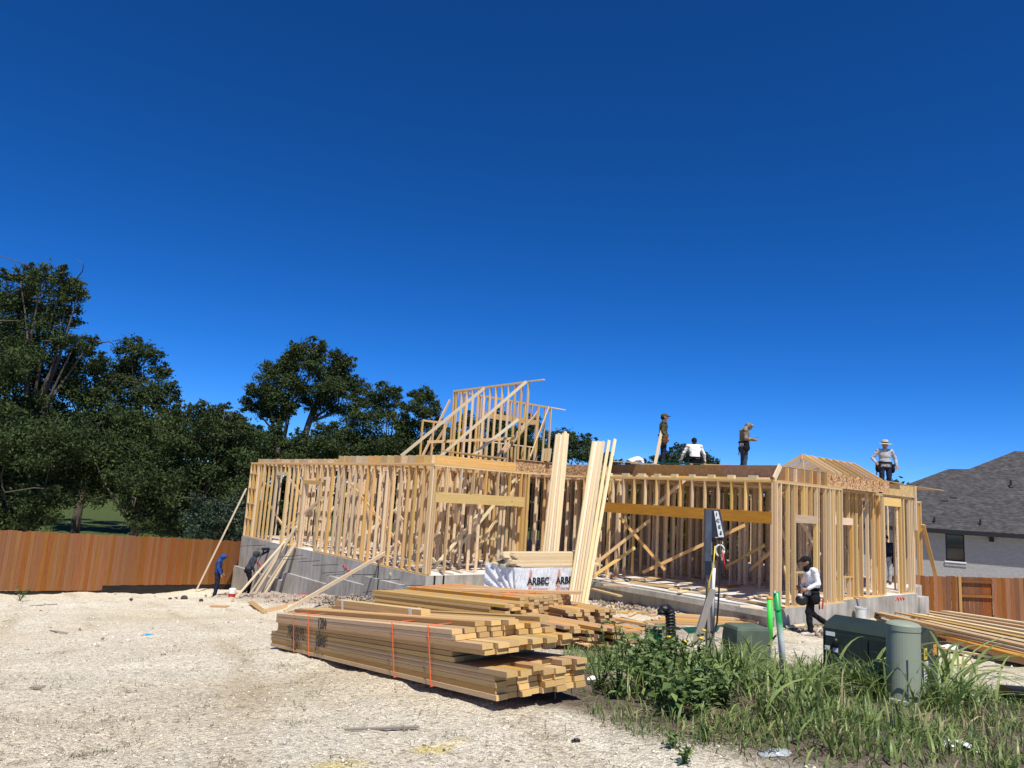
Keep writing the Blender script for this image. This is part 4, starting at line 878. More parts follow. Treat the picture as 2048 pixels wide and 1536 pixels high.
# loose pile fanning out to the right, by the weeds
pile = [(1128,1250,10.6,1215,1243,12.2),(1130,1262,10.2,1240,1240,12.2),(1140,1270,9.9,1275,1262,10.4),(1155,1280,9.6,1268,1272,10.1),(1160,1240,11.4,1290,1262,10.6),(1150,1292,9.4,1230,1290,9.7),(1175,1228,12.2,1300,1250,11.2),(1120,1282,9.7,1190,1296,9.5),(1180,1252,11.0,1272,1280,10.2),(1110,1272,9.9,1185,1262,10.6),(1190,1268,10.4,1285,1283,10.0),(1135,1300,9.3,1215,1300,9.4)]
for i, p in enumerate(pile):
    q0 = atD(p[0],p[1],p[2]); q1 = atD(p[3],p[4],p[5]); zz = max(gz(q0.x,q0.y)+.05, q0.z); z2 = max(gz(q1.x,q1.y)+.05, q1.z)
    q0.z = zz; q1.z = z2; o = board('loose_board', q0, q1, .14,.038, Vector((.4,1,0)), M['orange']); tag(o, 'loose orange-brown board in the jumbled pile behind the weeds', 'board', 'boards jumbled behind the weeds')
for i, (x0,y0,x1,y1) in enumerate(((1242,1238,1300,1252),(1335,1262,1420,1256),(1420,1257,1470,1250))):
    q0 = onground(x0,y0,.12); q1 = onground(x1,y1,.12); q0.z += .1; q1.z += .1
    tag(board('green_board', q0, q1, .05,.12, Vector((0,1,0)), M['painted_green']), ('short green-painted board at the end of the jumbled pile','green-painted board lying behind the black corrugated pipe','green-painted board lying just left of the dusty green box')[i], 'board')
for i in range(5):
    q0 = onground(1290+i*14,1240-i*3,.1); q1 = q0+Vector((2.2,.6-.2*i,.0)); q0.z += .05+.012*i; q1.z = gz(q1.x,q1.y)+.09+.012*i
    tag(board('loose_board', q0, q1, .14,.038, Vector((0,1,0)), M['orange']), 'orange-brown board lying flat before the garage slab, behind the green boards', 'board', 'boards before the garage slab')
# --- wrapped pack of sheets near the slab
PK = atD(1031,1187,17.6); PK.z = -.22
def pack():
    n_ = PK; xb, ya = VB, VA; Lb, La, Hh = 2.46, 1.22, .82
    t = thing('wrapped_pack', 'white plastic-wrapped pack of panels printed ARBEC before the slab', 'pack', n_)
    wm, nt, b = newmat('white_wrap'); L = nt.links.new
    tc = N(nt,'ShaderNodeTexCoord'); mp = N(nt,'ShaderNodeMapping'); mp.inputs['Rotation'].default_value = (.5,.7,.4); mp.inputs['Scale'].default_value = (3,14,3); L(tc.outputs['Object'], mp.inputs[0])
    no = N(nt,'ShaderNodeTexNoise', i_Scale=1.6, i_Detail=4.0, i_Distortion=.8); L(mp.outputs[0], no.inputs['Vector'])
    r = ramp(nt, [(.3,(.62,.63,.66)),(.7,(.74,.75,.77))]); L(no.outputs[0], r.inputs[0]); L(r.outputs[0], b.inputs['Base Color']); b.inputs['Roughness'].default_value = .32
    bp = N(nt,'ShaderNodeBump', i_Strength=.7, i_Distance=.05); L(no.outputs[0], bp.inputs['Height']); L(bp.outputs[0], b.inputs['Normal'])
    rg = np.random.default_rng(5); V = []; F = []
    def grid(o, x, y, nx, ny, amp, tie=False):
        i0 = len(V)
        nrm = x.cross(y).normalized()
        for j in range(ny+1):
            for i in range(nx+1):
                u_, v_ = i/nx, j/ny; w_ = amp*float(vnoise(np.array([u_*9+v_*5]),np.array([v_*2.5-u_*3]),31)[0]-.5)*(0 if i in (0,nx) or j in (0,ny) else 1)
                if tie: # folds radiating from the lower right tie point
                    an = math.atan2(v_+.02,1-u_+.02); w_ += .022*math.sin(an*26)*min(1,math.hypot(1-u_,v_)*1.5)*(0 if i in (0,nx) or j in (0,ny) else 1)
                V.append(tuple(o+x*u_+y*v_+nrm*w_))
        for j in range(ny):
            for i in range(nx): a_ = i0+j*(nx+1)+i; F.append((a_,a_+1,a_+nx+2,a_+nx+1))
    grid(n_, xb*Lb, UP*Hh, 50,18,.03); grid(n_+ya*La, -ya*La, UP*Hh, 34,18,.02,True); grid(n_+UP*Hh, xb*Lb, ya*La, 20,10,.02); grid(n_+xb*Lb, ya*La, UP*Hh, 10,6,.02); grid(n_+ya*La+xb*Lb, -xb*Lb, UP*Hh, 10,6,.02)
    o = mesh('wrap', V, F, wm, t)
    nr = -VA
    def tx(name, s, u_, v_, size, mat, off=0.0, sp=1.0):
        text_mesh(name, s, size, M[mat], frame(n_+xb*u_+UP*v_+nr*.018, xb, UP), t, extrude=.001, offset=off, spacing=sp)
    smear = plain('rust_red_smear', (.60,.30,.22), .5, var=.35, scale=30)
    for k in range(2):
        u_ = .70+.95*k
        tx('lettering','ARBEC',u_,.50,.235,'ink',.008,1.0); tx('lettering','UNE PASSION',u_+.06,.31,.075,'red_ink',.001,1.15); tx('lettering','WOOD PASSION',u_+.04,.17,.075,'red_ink',.001,1.25)
        B = MB()
        for q in range(9): B.box(n_+xb*(u_-.33+.02*(q%3))+UP*(.06+.085*q)+nr*.0165, n_+xb*(u_-.25+.02*((q*2)%3))+UP*(.06+.085*q)+nr*.0165, .075,.002,UP)
        B.obj('print_smear', smear, t)
    # pale boards riding on the pack
    for k in range(8):
        for j in range(6-k//2):
            sft = lr.uniform(-.2,.2); c = n_+UP*(Hh+.03+.04*k)+ya*(.12+.15*j+.035*k)
            bo = board('pale_board', c+xb*(.05+sft), c+xb*(2.9+sft), .14,.038,ya,M['pale']); tag(bo, 'pale board riding on the white wrapped pack', 'board', 'boards on the wrapped pack')
pack()
# --- long pale boards leaning on the roof edge: left bunch and right bunch
for i in range(6):
    b0 = atD(1083+i*5.6,1118,20.2-.05*i); b0.z = .02; t0 = atD(1114+i*4.2,866+lr.uniform(-3,4),21.3+.03*i)
    tag(board('long_board', b0, t0, .085,.038, Vector((1,.25,0)) if i%2 else Vector((.9,.5,0)), M['pale']), ORD[i]+' long pale board from the left in the left, tighter leaning bunch', 'board', 'left bunch of leaning boards')
for i in range(7):
    b0 = atD(1138+i*5.4,1165,18.3-.07*i); b0.z = gz(b0.x,b0.y)+.03; t0 = atD((1187,1192,1197,1202,1207,1218,1230)[i],881+lr.uniform(-3,3),20.1+.03*i)
    tag(board('long_board', b0, t0, .085,.038, Vector((1,.3,0)) if i%2 else Vector((.9,.5,0)), M['pale']), ORD[i]+' long pale board from the left in the right, splayed leaning bunch', 'board', 'right bunch of leaning boards')
# --- leaning boards against the left foundation and braces
for i,(x0,y0,x1,y1,w_) in enumerate(((500,1190,590,1070,.14),(510,1190,588,1075,.19),(521,1191,590,1082,.09),(528,1191,591,1086,.09),(471,1198,575,1075,.09))):
    b0 = onground(x0,y0); b0.z += .03; a_, z_ = pb(x1,y1,-.12); t0 = HP(a_,-.1,max(z_,.05)+.35*(i == 1)+.3*(i == 0))
    tag(board('leaning_board', b0, t0, w_,.038, VA, M['pale']), ('first','second','third','fourth','detached leftmost')[i]+' pale board of the sheaf leaning against the left foundation wall', 'board', 'sheaf of boards on the foundation')
b0 = onground(390,1186); a_, z_ = pb(493,977,-.05); tag(board('wall_brace', b0, HP(a_,-.06,z_), .089,.038, VA, M['pale']), 'long pale brace propping the far left corner of the frame', 'board')
b0 = onground(568,1226); b0.z += .03; tag(board('wall_brace', b0, atD(795,1092,22.8), .10,.04, UP, M['pale']), 'long pale brace from the gravel up into the left wall', 'board')
b0 = onground(1886,1212); tag(board('wall_brace', b0, HP(-5.75,18.6,2.2), .14,.038, VA, M['stud']), 'slanted brace propping the right-hand end of the frame', 'board')
for (x0,y0,x1,y1,lb) in ((500,1207,528,1228,'short board lying on the gravel, left one of a crossed pair'),(528,1228,590,1212,'board lying on the gravel at the foot of the long brace'),(422,1216,455,1217,'thin board lying flat on the gravel before the blue-hooded worker')):
    q0, q1 = onground(x0,y0), onground(x1,y1); q0.z += .05; q1.z += .05; tag(board('loose_board', q0, q1, .12,.035, Vector((0,1,.1)), M['orange']), lb, 'board')
q0 = onground(1705,1235); tag(board('wall_brace', q0+Vector((0,0,.02)), HP(-7.16,8.45,.95), .089,.038, VA, M['stud']), 'short slanted board against the slab step beside the white bucket', 'board')
# --- boards on the slab floor
for i in range(16):
    a_, b_ = lr.uniform(.6,8), lr.uniform(.5,3.0); an = lr.uniform(-.3,.3); dv = (VB*math.cos(an)+VA*math.sin(an)) if i%2 else (VA*math.cos(an)+VB*math.sin(an)); p = HP(a_,b_,.022+.0015*i); ln = lr.uniform(.7,1.2)
    tag(board('scrap_board', p-dv*ln, p+dv*ln, .089,.038, UP.cross(dv), M['pale']), 'board lying on the slab floor inside the left wing', 'board', 'boards on the left wing floor')
for i,(x0,y0,x1,y1) in enumerate(((1205,1170,1262,1172),(1225,1162,1290,1158),(1290,1157,1340,1160),(1420,1180,1475,1177),(1440,1175,1485,1170),(1480,1212,1525,1216),(1185,1178,1240,1192))):
    q0, q1 = atz(x0,y0,.03), atz(x1,y1,.03); tag(board('scrap_board', q0, q1, .14,.038, UP.cross(q1-q0), M['pale' if i%2 else 'orange']), 'board lying on or against the garage slab edge', 'board', 'boards on the garage slab')
for i in range(22):
    a_, b_ = lr.uniform(-7.1,-1.6), RB+.3+lr.random()**1.6*4.5; an = lr.uniform(-.5,.5)+(0 if i%3 else 1.4); dv = VA*math.cos(an)+VB*math.sin(an); ln = lr.uniform(.2,1.0); p = HP(a_,b_,.021+.002*i)
    tag(board('scrap_board', p-dv*ln, p+dv*ln, .089,.038, UP.cross(dv), M[('pale','orange','stud')[i%3]]), 'scrap board lying on the garage slab', 'board', 'scrap boards on the garage slab')
for i in range(26):
    q = onground(lr.uniform(1150,1560),lr.uniform(1190,1245)); an = lr.uniform(0,3.14); dv = Vector((math.cos(an),math.sin(an),0)); ln = lr.uniform(.08,.35); q.z = gr(q.x,q.y)+.03
    if (q-LC).dot(VB) > RB-.25 and (q-LC).dot(VA) > RA-.1: continue
    tag(board('wood_offcut', q-dv*ln, q+dv*ln+UP*lr.uniform(-.02,.03), lr.choice((.06,.089,.14)),.03, UP.cross(dv), M[lr.choice(('pale','orange','stud'))]), 'short wood offcut strewn on the sandy ground before the garage', 'board', 'offcuts before the garage')
for i in range(12):
    q = onground(lr.uniform(1560,1720),lr.uniform(1240,1262)); an = lr.uniform(-.5,.5); dv = Vector((math.cos(an),math.sin(an)*.5,0)).normalized(); ln = lr.uniform(.15,.6); q.z = gr(q.x,q.y)+.035+.004*i
    if (q-LC).dot(VA) > RA-.15: continue
    tag(board('wood_offcut', q-dv*ln, q+dv*ln, lr.choice((.089,.14)),.035, UP.cross(dv), M[lr.choice(('pale','orange'))]), 'wood offcut lying along the foot of the right-hand slab edge', 'board', 'offcuts along the right slab edge')
# --- long lumber pile on the right
rp_ = random.Random(5)
for i in range(11):
    t_ = i/10; sl = .134+.132*t_; yr_ = 1238+t_*76; lx0 = (1822,1815,1808,1845,1830,1800,1850,1738,1765,1836,1872)[i]; lv = .10+.16*math.sin(math.pi*min(1,t_*1.15))
    q0 = onground(lx0, yr_+sl*(lx0-2048), lv); q1 = onground(2250, yr_+sl*202, lv); q0.z = gz(q0.x,q0.y)+lv; q1.z = gz(q1.x,q1.y)+lv
    tag(board('long_board', q0, q1, .285, .04, UP.cross(q1-q0), M['orange' if i in (2,5,7,9,10) else 'pale']), ORD[i]+' board counted from the back of the low lumber pile on the right', 'board', 'low lumber pile on the right')
    q2 = q0.lerp(q1,.12+.05*(i%3))-UP*.06; q3 = q1-UP*.06
    tag(board('long_board', q2, q3, .26, .07, UP.cross(q1-q0), M['orange']), 'board under the '+ORD[i]+' board from the back of the right lumber pile', 'board', 'under layer of the right lumber pile')
for i, (x0,y0,x1,y1) in enumerate(((1950,1207,2200,1222),(1972,1211,2200,1232),(2016,1216,2220,1240))):
    q0, q1 = onground(x0,y0,.25), onground(x1,y1,.25); q0.z = gz(q0.x,q0.y)+.3-.05*i; q1.z = gz(q1.x,q1.y)+.3-.05*i
    tag(board('long_board', q0, q1, .19,.05, UP.cross(q1-q0), M['pale']), 'pale board at the back of the lumber pile nearest the red-brown fence', 'board', 'back boards of the right pile')
q0, q1 = onground(1885,1298,.05), onground(2200,1350,.05); q0.z += .05; q1.z += .05
tag(board('long_board', q0, q1, .14,.04, UP.cross(q1-q0), M['pale']), 'single pale board lying on the dirt in front of the right lumber pile', 'board')
for i, (x0,y0,x1,y1,z_) in enumerate(((1998,1390,2140,1405,.06),(2010,1380,2160,1392,.13))):
    q0 = onground(x0,y0,z_); q1 = onground(x1,y1,z_); q0.z = gz(q0.x,q0.y)+z_; q1.z = gz(q1.x,q1.y)+z_
    tag(board('black_board', q0, q1, .14,.06, UP.cross(q1-q0), M['black_wood']), ('lower black-painted board at the right edge of the picture','upper black-painted board at the right edge of the picture')[i], 'board')
q0 = onground(1920,1322,.06); tag(board('wood_offcut', q0+Vector((-.15,0,.05)), q0+Vector((.2,.1,.06)), .12,.08, Vector((0,1,0)), M['pale']), 'small pale offcut on the dirt right of the transformer', 'board')

# ================================================================== UTILITIES
#@UTIL
def tpole():
    b0 = atD(1420,1312,9.0); b0.z = gz(b0.x,b0.y)-.05
    t = thing('power_pole', 'temporary power pole with slanted black meter box lettered ICES', 'power pole', b0)
    top = atD(1419,1018,9.0)
    X = Vector((1,0,0)); Yv = Vector((0,1,0))
    def p(px,py,dD=0.0): return atD(px,py,9.0+dD)
    board('post', b0, p(1421,1072,.06), .089,.089, X, M['grey_wood'], t)
    MB().box(p(1416,1018), p(1415,1122), .075,.075, X).obj('meter_channel', plain('dark_painted_channel',(.075,.09,.115),.45,.2,var=.35,scale=5), t)
    MB().box(p(1415,1122.5), p(1415,1150), .085,.07, X).obj('panel_box', M['navybox'], t)
    # slanted box: wider and further out at the bottom
    q = [p(1423,1020,-.02),p(1437,1020,-.02),p(1449,1074,-.02),p(1421,1074,-.02)]; q2 = [p(1423,1020,.10)+Vector((0,0,0)),p(1440,1020,.10),p(1452,1074,.14),p(1423,1074,.14)]
    MB().add([*q,*q2],[(0,1,2,3)[::-1],(4,5,6,7),(0,1,5,4),(1,2,6,5),(2,3,7,6),(3,0,4,7)]).obj('meter_box', M['navybox'], t)
    MB().box(p(1424,1078,.04), p(1444,1078,.04), .10,.02, Yv).box(p(1427,1080,.05),p(1427,1120,.05),.05,.10,X).obj('outlet_box', M['black'], t)
    s = [p(1428,1022,-.03),p(1436.3,1022,-.03),p(1448,1074,-.03),p(1437,1074,-.03)]
    MB().prism(s, Vector((0,.006,0))).obj('sign_strip', M['white_tag'], t)
    for ch,(px,py) in zip('ICES',((1433.2,1029),(1435.8,1041.5),(1438.8,1054),(1441.8,1066.5))):
        text_mesh('lettering', ch, .060, M['ink'], frame(p(px,py,-.036), _X+Vector((0,0,-.05)), _Y+Vector((-.12,0,0))), t, extrude=.001, offset=.002)
    board('brace', p(1425,1178,-.06), p(1390,1290,-.10), .078,.045, X, M['grey_wood'], t)
    MB().tube([p(1428,1136,-.03),p(1426,1180,-.03),p(1424,1262,-.03)],.021,8).obj('conduit', M['white'], t, smooth=True)
    B = MB()
    for k in range(6):
        c = p(1439.5,1101,-.06+.012*k); R_ = .055-.004*(k%2); B.tube([c+(_X*math.cos(a_)+_Y*math.sin(a_)*1.25)*R_ for a_ in np.linspace(0,2*math.pi,15)],.011,5)
    B.obj('cord_coil', M['white'], t, smooth=True)
    MB().tube([p(1440,1080,-.07),p(1440,1140,-.08),p(1437,1200,-.1),p(1434,1245,-.12),p(1425,1275,-.15),p(1402,1284,-.2)],.011,6).obj('cable', M['black'], t, smooth=True)
    MB().tube([p(1430,1092,-.06),p(1427,1130,-.07),p(1418,1165,-.08),p(1413,1200,-.08)],.007,6).obj('cable', M['yellow'], t, smooth=True)
    MB().tube([p(1445,1105,-.07),p(1448,1125,-.07),p(1452,1140,-.07)],.012,6).obj('cable', M['red'], t, smooth=True)
tpole()
def rbox(name, c, sx, sy, h, mat, parent=None, taper=.92, yaw=0.0, bev=.03, smooth=False):
    R = Matrix.Rotation(yaw,3,'Z'); v = []; 
    def ring(s, z): 
        r = []
        for (ax,ay) in ((-1,-1),(1,-1),(1,1),(-1,1)):
            for (bx,by) in (((ax*(sx/2*s-bev)),(ay*sy/2*s)),((ax*sx/2*s),(ay*(sy/2*s-bev)))) if ax*ay < 0 else (((ax*sx/2*s),(ay*(sy/2*s-bev))),((ax*(sx/2*s-bev)),(ay*sy/2*s))):
                r.append(Vector(c)+R@Vector((bx,by,z)))
        return r
    rings = [ring(1,0),ring((1+taper)/2,h*.6),ring(taper,h*.9),ring(taper*.94,h*.975),ring(taper*.80,h)]
    v = [q for r in rings for q in r]; fs = [tuple(range(7,-1,-1))]
    for i in range(4): fs += [(i*8+k,i*8+(k+1)%8,i*8+8+(k+1)%8,i*8+8+k) for k in range(8)]
    fs.append(tuple(range(32,40))); return mesh(name, [tuple(q) for q in v], fs, mat, parent)
g = atD(1492,1292,8.9); g.z = gz(g.x,g.y)
tg = thing('utility_box', 'dusty dark green utility box in the grass beside the power pole', 'utility box', g)
rbox('cover', g+Vector((0,0,.0)), .47,.40,.42, M['hgreen'], tg, .90, .25); MB().box(g+Vector((-.24,-.19,.03)),g+Vector((.2,-.3,.03)),.06,.02,UP).obj('base_rim', M['hgreen'], tg)
# black corrugated pipe, bent over
def corr():
    pts = []; rs = []
    path = [atD(1344,1305,9.1),atD(1342,1270,9.1),atD(1341,1240,9.1),atD(1340,1226,9.1),atD(1336,1219,9.1),atD(1330,1218,9.1),atD(1325,1222,9.1),atD(1324,1232,9.1)]
    fine = []
    for a_, b_ in zip(path[:-1],path[1:]):
        n = max(1,int((b_-a_).length/.011)); fine += [a_.lerp(b_,i/n) for i in range(n)]
    B = MB().tube(fine, [(.068 if (i//1)%3 == 0 else .056) for i in range(len(fine))], 14)
    o = B.obj('corrugated_pipe', M['black'], smooth=False); tag(o, 'black corrugated drain pipe bent over beside the power pole', 'pipe')
corr()
wc = atD(1309,1262,9.8); wc.z = gz(wc.x,wc.y)
tw = thing('form_box', 'small weathered wooden form box behind the black corrugated pipe', 'box', wc)
for dx in (-.09,.13): board('post', wc+Vector((dx,0,-.05)), wc+Vector((dx,0,.30)), .06,.05, Vector((1,0,0)), M['grey_wood'], tw)
board('side_panel', wc+Vector((-.07,.06,.14)), wc+Vector((.30,.10,.14)), .26,.02, UP, M['painted_green'], tw); board('top_rail', wc+Vector((-.12,0,.315)), wc+Vector((.34,.05,.30)), .05,.03, Vector((0,1,0)), M['grey_wood'], tw)
Dn = 14.6; q = atD(1541,1256,Dn); q.z = gz(q.x,q.y); tt = thing('marker_tube', 'neon green tube with orange cap beside the slab corner post', 'marker', q)
topq = atD(1539,1199,Dn); rn = 5.2/FPX*Dn; MB().tube([q-UP*.05,topq],rn,14).obj('tube', M['lgreen'], tt, smooth=True); MB().tube([topq+UP*.001,topq+UP*.05],rn*1.06,14).obj('cap', M['orange_tag'], tt, smooth=True)
# leaning white pipe sprayed green at the top
def stake():
    b0 = atD(1569,1345,6.9); b0.z = min(b0.z,gz(b0.x,b0.y))-.03; tp_ = atD(1552,1182,6.8); d = (tp_-b0)
    m, nt, b = newmat('white_pipe_sprayed_green'); L = nt.links.new
    tc = N(nt,'ShaderNodeTexCoord'); sx = N(nt,'ShaderNodeSeparateXYZ'); L(tc.outputs['Generated'], sx.inputs[0]); no = N(nt,'ShaderNodeTexNoise', i_Scale=9.0, i_Detail=4.0); L(tc.outputs['Object'], no.inputs['Vector'])
    ma = N(nt,'ShaderNodeMath', operation='MULTIPLY_ADD', i_1=.18); L(no.outputs[0], ma.inputs[0]); L(sx.outputs[2], ma.inputs[2])
    r = ramp(nt, [(.60,(.75,.76,.74)),(.80,(.02,.32,.07))]); L(ma.outputs[0], r.inputs[0]); L(r.outputs[0], b.inputs['Base Color']); b.inputs['Roughness'].default_value = .4
    t = thing('pvc_pipe', 'leaning white pipe sprayed green at its top, standing in the grass', 'pipe', b0)
    MB().tube([b0,b0+d*.5+Vector((.006,0,0)),b0+d*.985],[.029,.029,.029],14).obj('pipe', m, t, smooth=True)
    MB().lathe(b0+d*.80, [(.033,0),(.033,.012)],14,axis=d).obj('collar', M['dgreen'], t)
    MB().box(tp_-d*.02+Vector((-.02,-.029,0)), tp_-d*.02+Vector((-.02,-.029,.0))+d*.025, .018,.004, Vector((1,0,0))).obj('bare_rim', M['white'], t)
stake()
# transformer
def transformer():
    n_ = atD(1836,1279,7.0); zt = n_.z-.0; zb = gz(n_.x,n_.y)-.05; H_ = zt-zb+.02
    az = rad(-44.5); da = Vector((math.sin(az),math.cos(az),0)); db = Vector((math.cos(az),-math.sin(az),0)); base = Vector((n_.x,n_.y,zb))
    t = thing('transformer', 'dark green steel pad transformer behind the sage pedestal', 'transformer', base)
    La, Lb = .88, .63
    # cross-section in (b, z): front vertical, chamfered shoulders, peaked lid
    def prof(hh, ins=0.0): return [(0+ins,0),(0+ins,hh-.05),(.07,hh),(Lb*.5,hh+.055),(Lb-.10,hh+.01),(Lb-ins,hh-.10),(Lb-ins,0)]
    v = []
    for s in (0,La):
        v += [base+da*s+db*x+UP*z for x,z in prof(H_)]
    n = 7; fs = [tuple(range(n)),tuple(range(2*n-1,n-1,-1))]+[(i,n+i,n+(i+1)%n,(i+1)%n) for i in range(n)]
    mesh('cabinet', [tuple(q) for q in v], fs, M['xfmr'], t)
    MB().box(base-da*.05+db*.31-UP*.02, base+da*(La+.05)+db*.31-UP*.02, Lb+.16,.10,db).obj('concrete_pad', M['concrete'], t)
    # door seams on the long side, raised doors
    for s0,s1 in ((.03,.43),(.45,.85)): MB().box(base+da*s0-db*.008+UP*(H_*.5-.02), base+da*s1-db*.008+UP*(H_*.5-.02), H_-.14,.016,UP).obj('door', M['xfmr'], t)
    fe = -da
    def st(name, x, z, w_, h_, mat): q = base+db*x+UP*z+fe*.004; return MB().box(q-db*w_/2,q+db*w_/2,h_,.004,UP).obj(name,M[mat],t)
    st('sticker',.20,H_-.17,.085,.10,'yellow'); lab = st('warning_label',.22,H_-.37,.17,.26,'white_tag'); st('sticker',.50,H_-.16,.10,.10,'orange_tag'); st('sticker',.22,H_-.57,.10,.10,'white_tag')
    for k in range(7):
        q = base+db*.22+UP*(H_-.29-.028*k)+fe*.0075; MB().box(q-db*(.065),q+db*(.03+.035*((k*3)%2)),.008,.002,UP).obj('print_line',M['ink'],lab)
    text_mesh('numeral','10',.07,M['ink'],frame(base+db*.20+UP*(H_-.17)+fe*.0075,db,UP),t,extrude=.0008,offset=.001)
    def sl(name, s, z, w_, h_, mat): q = base+da*s-db*.018+UP*z; return MB().box(q-da*w_/2,q+da*w_/2,h_,.003,UP).obj(name,M[mat],t)
    for s,z in ((.80,H_-.10),(.83,H_-.24),(.75,H_-.25)): sl('sticker',s,z,.09 if z > H_-.2 else .05,.04,'white_tag')
    MB().ell(base+da*.74-db*.03+UP*(H_-.17),(.03,.03,.04),8,6).obj('padlock',M['black'],t)
    q = base+db*.22-da*-.02+UP*(H_+.015)+da*.10; MB().box(q,q+db*.05+UP*.004,.02,.004,da).obj('scuff',M['white_tag'],t)
transformer()
def pedestal():
    c = atD(1808,1405,6.0); c.z = gz(c.x,c.y)-.02; tp_ = atD(1806,1247,6.0); ax = (tp_-c).normalized(); h = (tp_-c).length; r = .124
    t = thing('pedestal', 'sage green cylindrical telecom pedestal standing in the tall grass', 'pedestal', c)
    MB().lathe(c, [(r,.10),(r,h-.05),(r-.002,h-.045)],36,axis=ax).obj('body', M['ped'], t, smooth=False)
    MB().lathe(c, [(r+.004,h-.05),(r+.005,h-.008),(r*.93,h+.006),(r*.6,h+.018),(.01,h+.022)],36,axis=ax).obj('cap', M['ped'], t)
    MB().lathe(c, [(r+.012,-.1),(r+.012,.07),(r+.016,.075),(r+.016,.10),(r-.01,.115)],36,axis=ax).obj('base', M['ped'], t)
    MB().box(c+ax*.16+Vector((.108,-.075,0)), c+ax*.21+Vector((.108,-.075,0)), .03,.03,Vector((1,0,0))).obj('latch', M['ped'], t)
    B = MB()
    for k in range(18):
        a_ = rad(-20); q = c+ax*(h-.09-.0165*k)+Vector((math.cos(a_),math.sin(a_),0))*(r+.0015); tg_ = Vector((-math.sin(a_),math.cos(a_),0))
        B.box(q-tg_*.008,q+tg_*(.004+.004*(k%2)),.009 if k%4 else .004,.002,UP)
    B.obj('lettering', M['ink'], t)
pedestal()
# bucket by the slab step
q = onground(1722,1241); tb_ = thing('bucket', 'grey-white plastic bucket at the slab step', 'bucket', q)
MB().lathe(q, [(.13,0),(.15,.33),(.16,.335),(.16,.36),(.145,.36),(.125,.04)],20).obj('pail', M['greybin'], tb_, smooth=False)
MB().tube([q+Vector((.158*math.cos(a_),.158*math.sin(a_)*.4-.10,.33-.17*math.sin(a_))) for a_ in np.linspace(0,math.pi,10)],.005,5).obj('handle', M['galv'], tb_)
q = onground(463,1198); tc_ = thing('water_cooler', 'red drink cooler with white lid by the blue-hooded worker', 'cooler', q)
MB().lathe(q, [(.105,0),(.115,.15),(.115,.18)],16).obj('tub', M['red'], tc_); MB().lathe(q, [(.118,.182),(.118,.31),(.09,.345),(.04,.355)],16).obj('lid', M['white'], tc_)

# ================================================================== PEOPLE
#@PEOPLE
def fab(name, c, var=.2): return plain(name, c, .85, var=var, scale=14, bump=.5, bscale=18, spec=.15)
CL = dict(blue=fab('blue_hoodie',(.030,.065,.21)), char=fab('charcoal_hoodie',(.045,.05,.062)), black=fab('black_cloth',(.010,.011,.014)), navy=fab('navy_cloth',(.017,.023,.045)), white=fab('white_shirt',(.72,.72,.72),.08),
          olive=fab('olive_shirt',(.075,.075,.042)), camo=fab('camouflage_cloth',(.20,.165,.115),.75), grey=fab('grey_shirt',(.36,.37,.39),.1), jean=fab('blue_denim',(.045,.062,.10)), leather=fab('brown_leather',(.10,.05,.025)), straw=fab('straw_hat',(.42,.38,.28)), boot=fab('tan_boots',(.16,.09,.05)), plaid=fab('printed_shirt_tail',(.42,.42,.42),.9), sock=fab('pale_shoes',(.5,.45,.42)), skin=M['skin'])
def remesh(B, name, mat, parent, vox, mw):
    me = bpy.data.meshes.new(name); me.from_pydata([tuple(q) for q in B.v], [], B.f); me.update()
    o = bpy.data.objects.new('tmp', me); COL.objects.link(o); md = o.modifiers.new('r','REMESH'); md.mode = 'VOXEL'; md.voxel_size = vox; md.use_smooth_shade = True
    sm = o.modifiers.new('s','SMOOTH'); sm.factor = .5; sm.iterations = 3
    dg = bpy.context.evaluated_depsgraph_get(); m2 = bpy.data.meshes.new_from_object(o.evaluated_get(dg)); bpy.data.objects.remove(o); bpy.data.meshes.remove(me)
    m2.name = name; m2.materials.clear(); m2.materials.append(mat)
    if name in ('shirt','trousers','hood','neck_scarf'):
        from mathutils import noise as mn
        sd = Vector((len(m2.vertices)*.37,.1,.2)); nv = len(m2.vertices); nr = np.zeros(nv*3,np.float32); m2.vertices.foreach_get('normal',nr); nr = nr.reshape(-1,3); co = np.zeros(nv*3,np.float32); m2.vertices.foreach_get('co',co); co = co.reshape(-1,3)
        am = np.array([mn.noise(Vector((q[0]*10+q[2]*5,q[1]*10,q[2]*11))+sd)*.013+mn.noise(Vector((q[0]*24,q[1]*24,q[2]*22+q[0]*9))+sd)*.005 for q in co],np.float32)
        co += nr*am[:,None]; m2.vertices.foreach_set('co',co.ravel()); m2.update()
    return place(bpy.data.objects.new(name, m2), mw, parent)
DEF = dict(pel=(0,0,.93),wst=(0,0,1.08),chs=(0,0,1.28),nck=(0,0,1.45),hd=(0,.02,1.60),
  shR=(.18,0,1.40),elR=(.23,-.03,1.13),wrR=(.24,.06,.90),shL=(-.18,0,1.40),elL=(-.23,-.03,1.13),wrL=(-.24,.06,.90),
  hpR=(.09,0,.90),knR=(.10,.02,.49),anR=(.10,-.03,.09),hpL=(-.09,0,.90),knL=(-.10,.02,.49),anL=(-.10,-.03,.09))
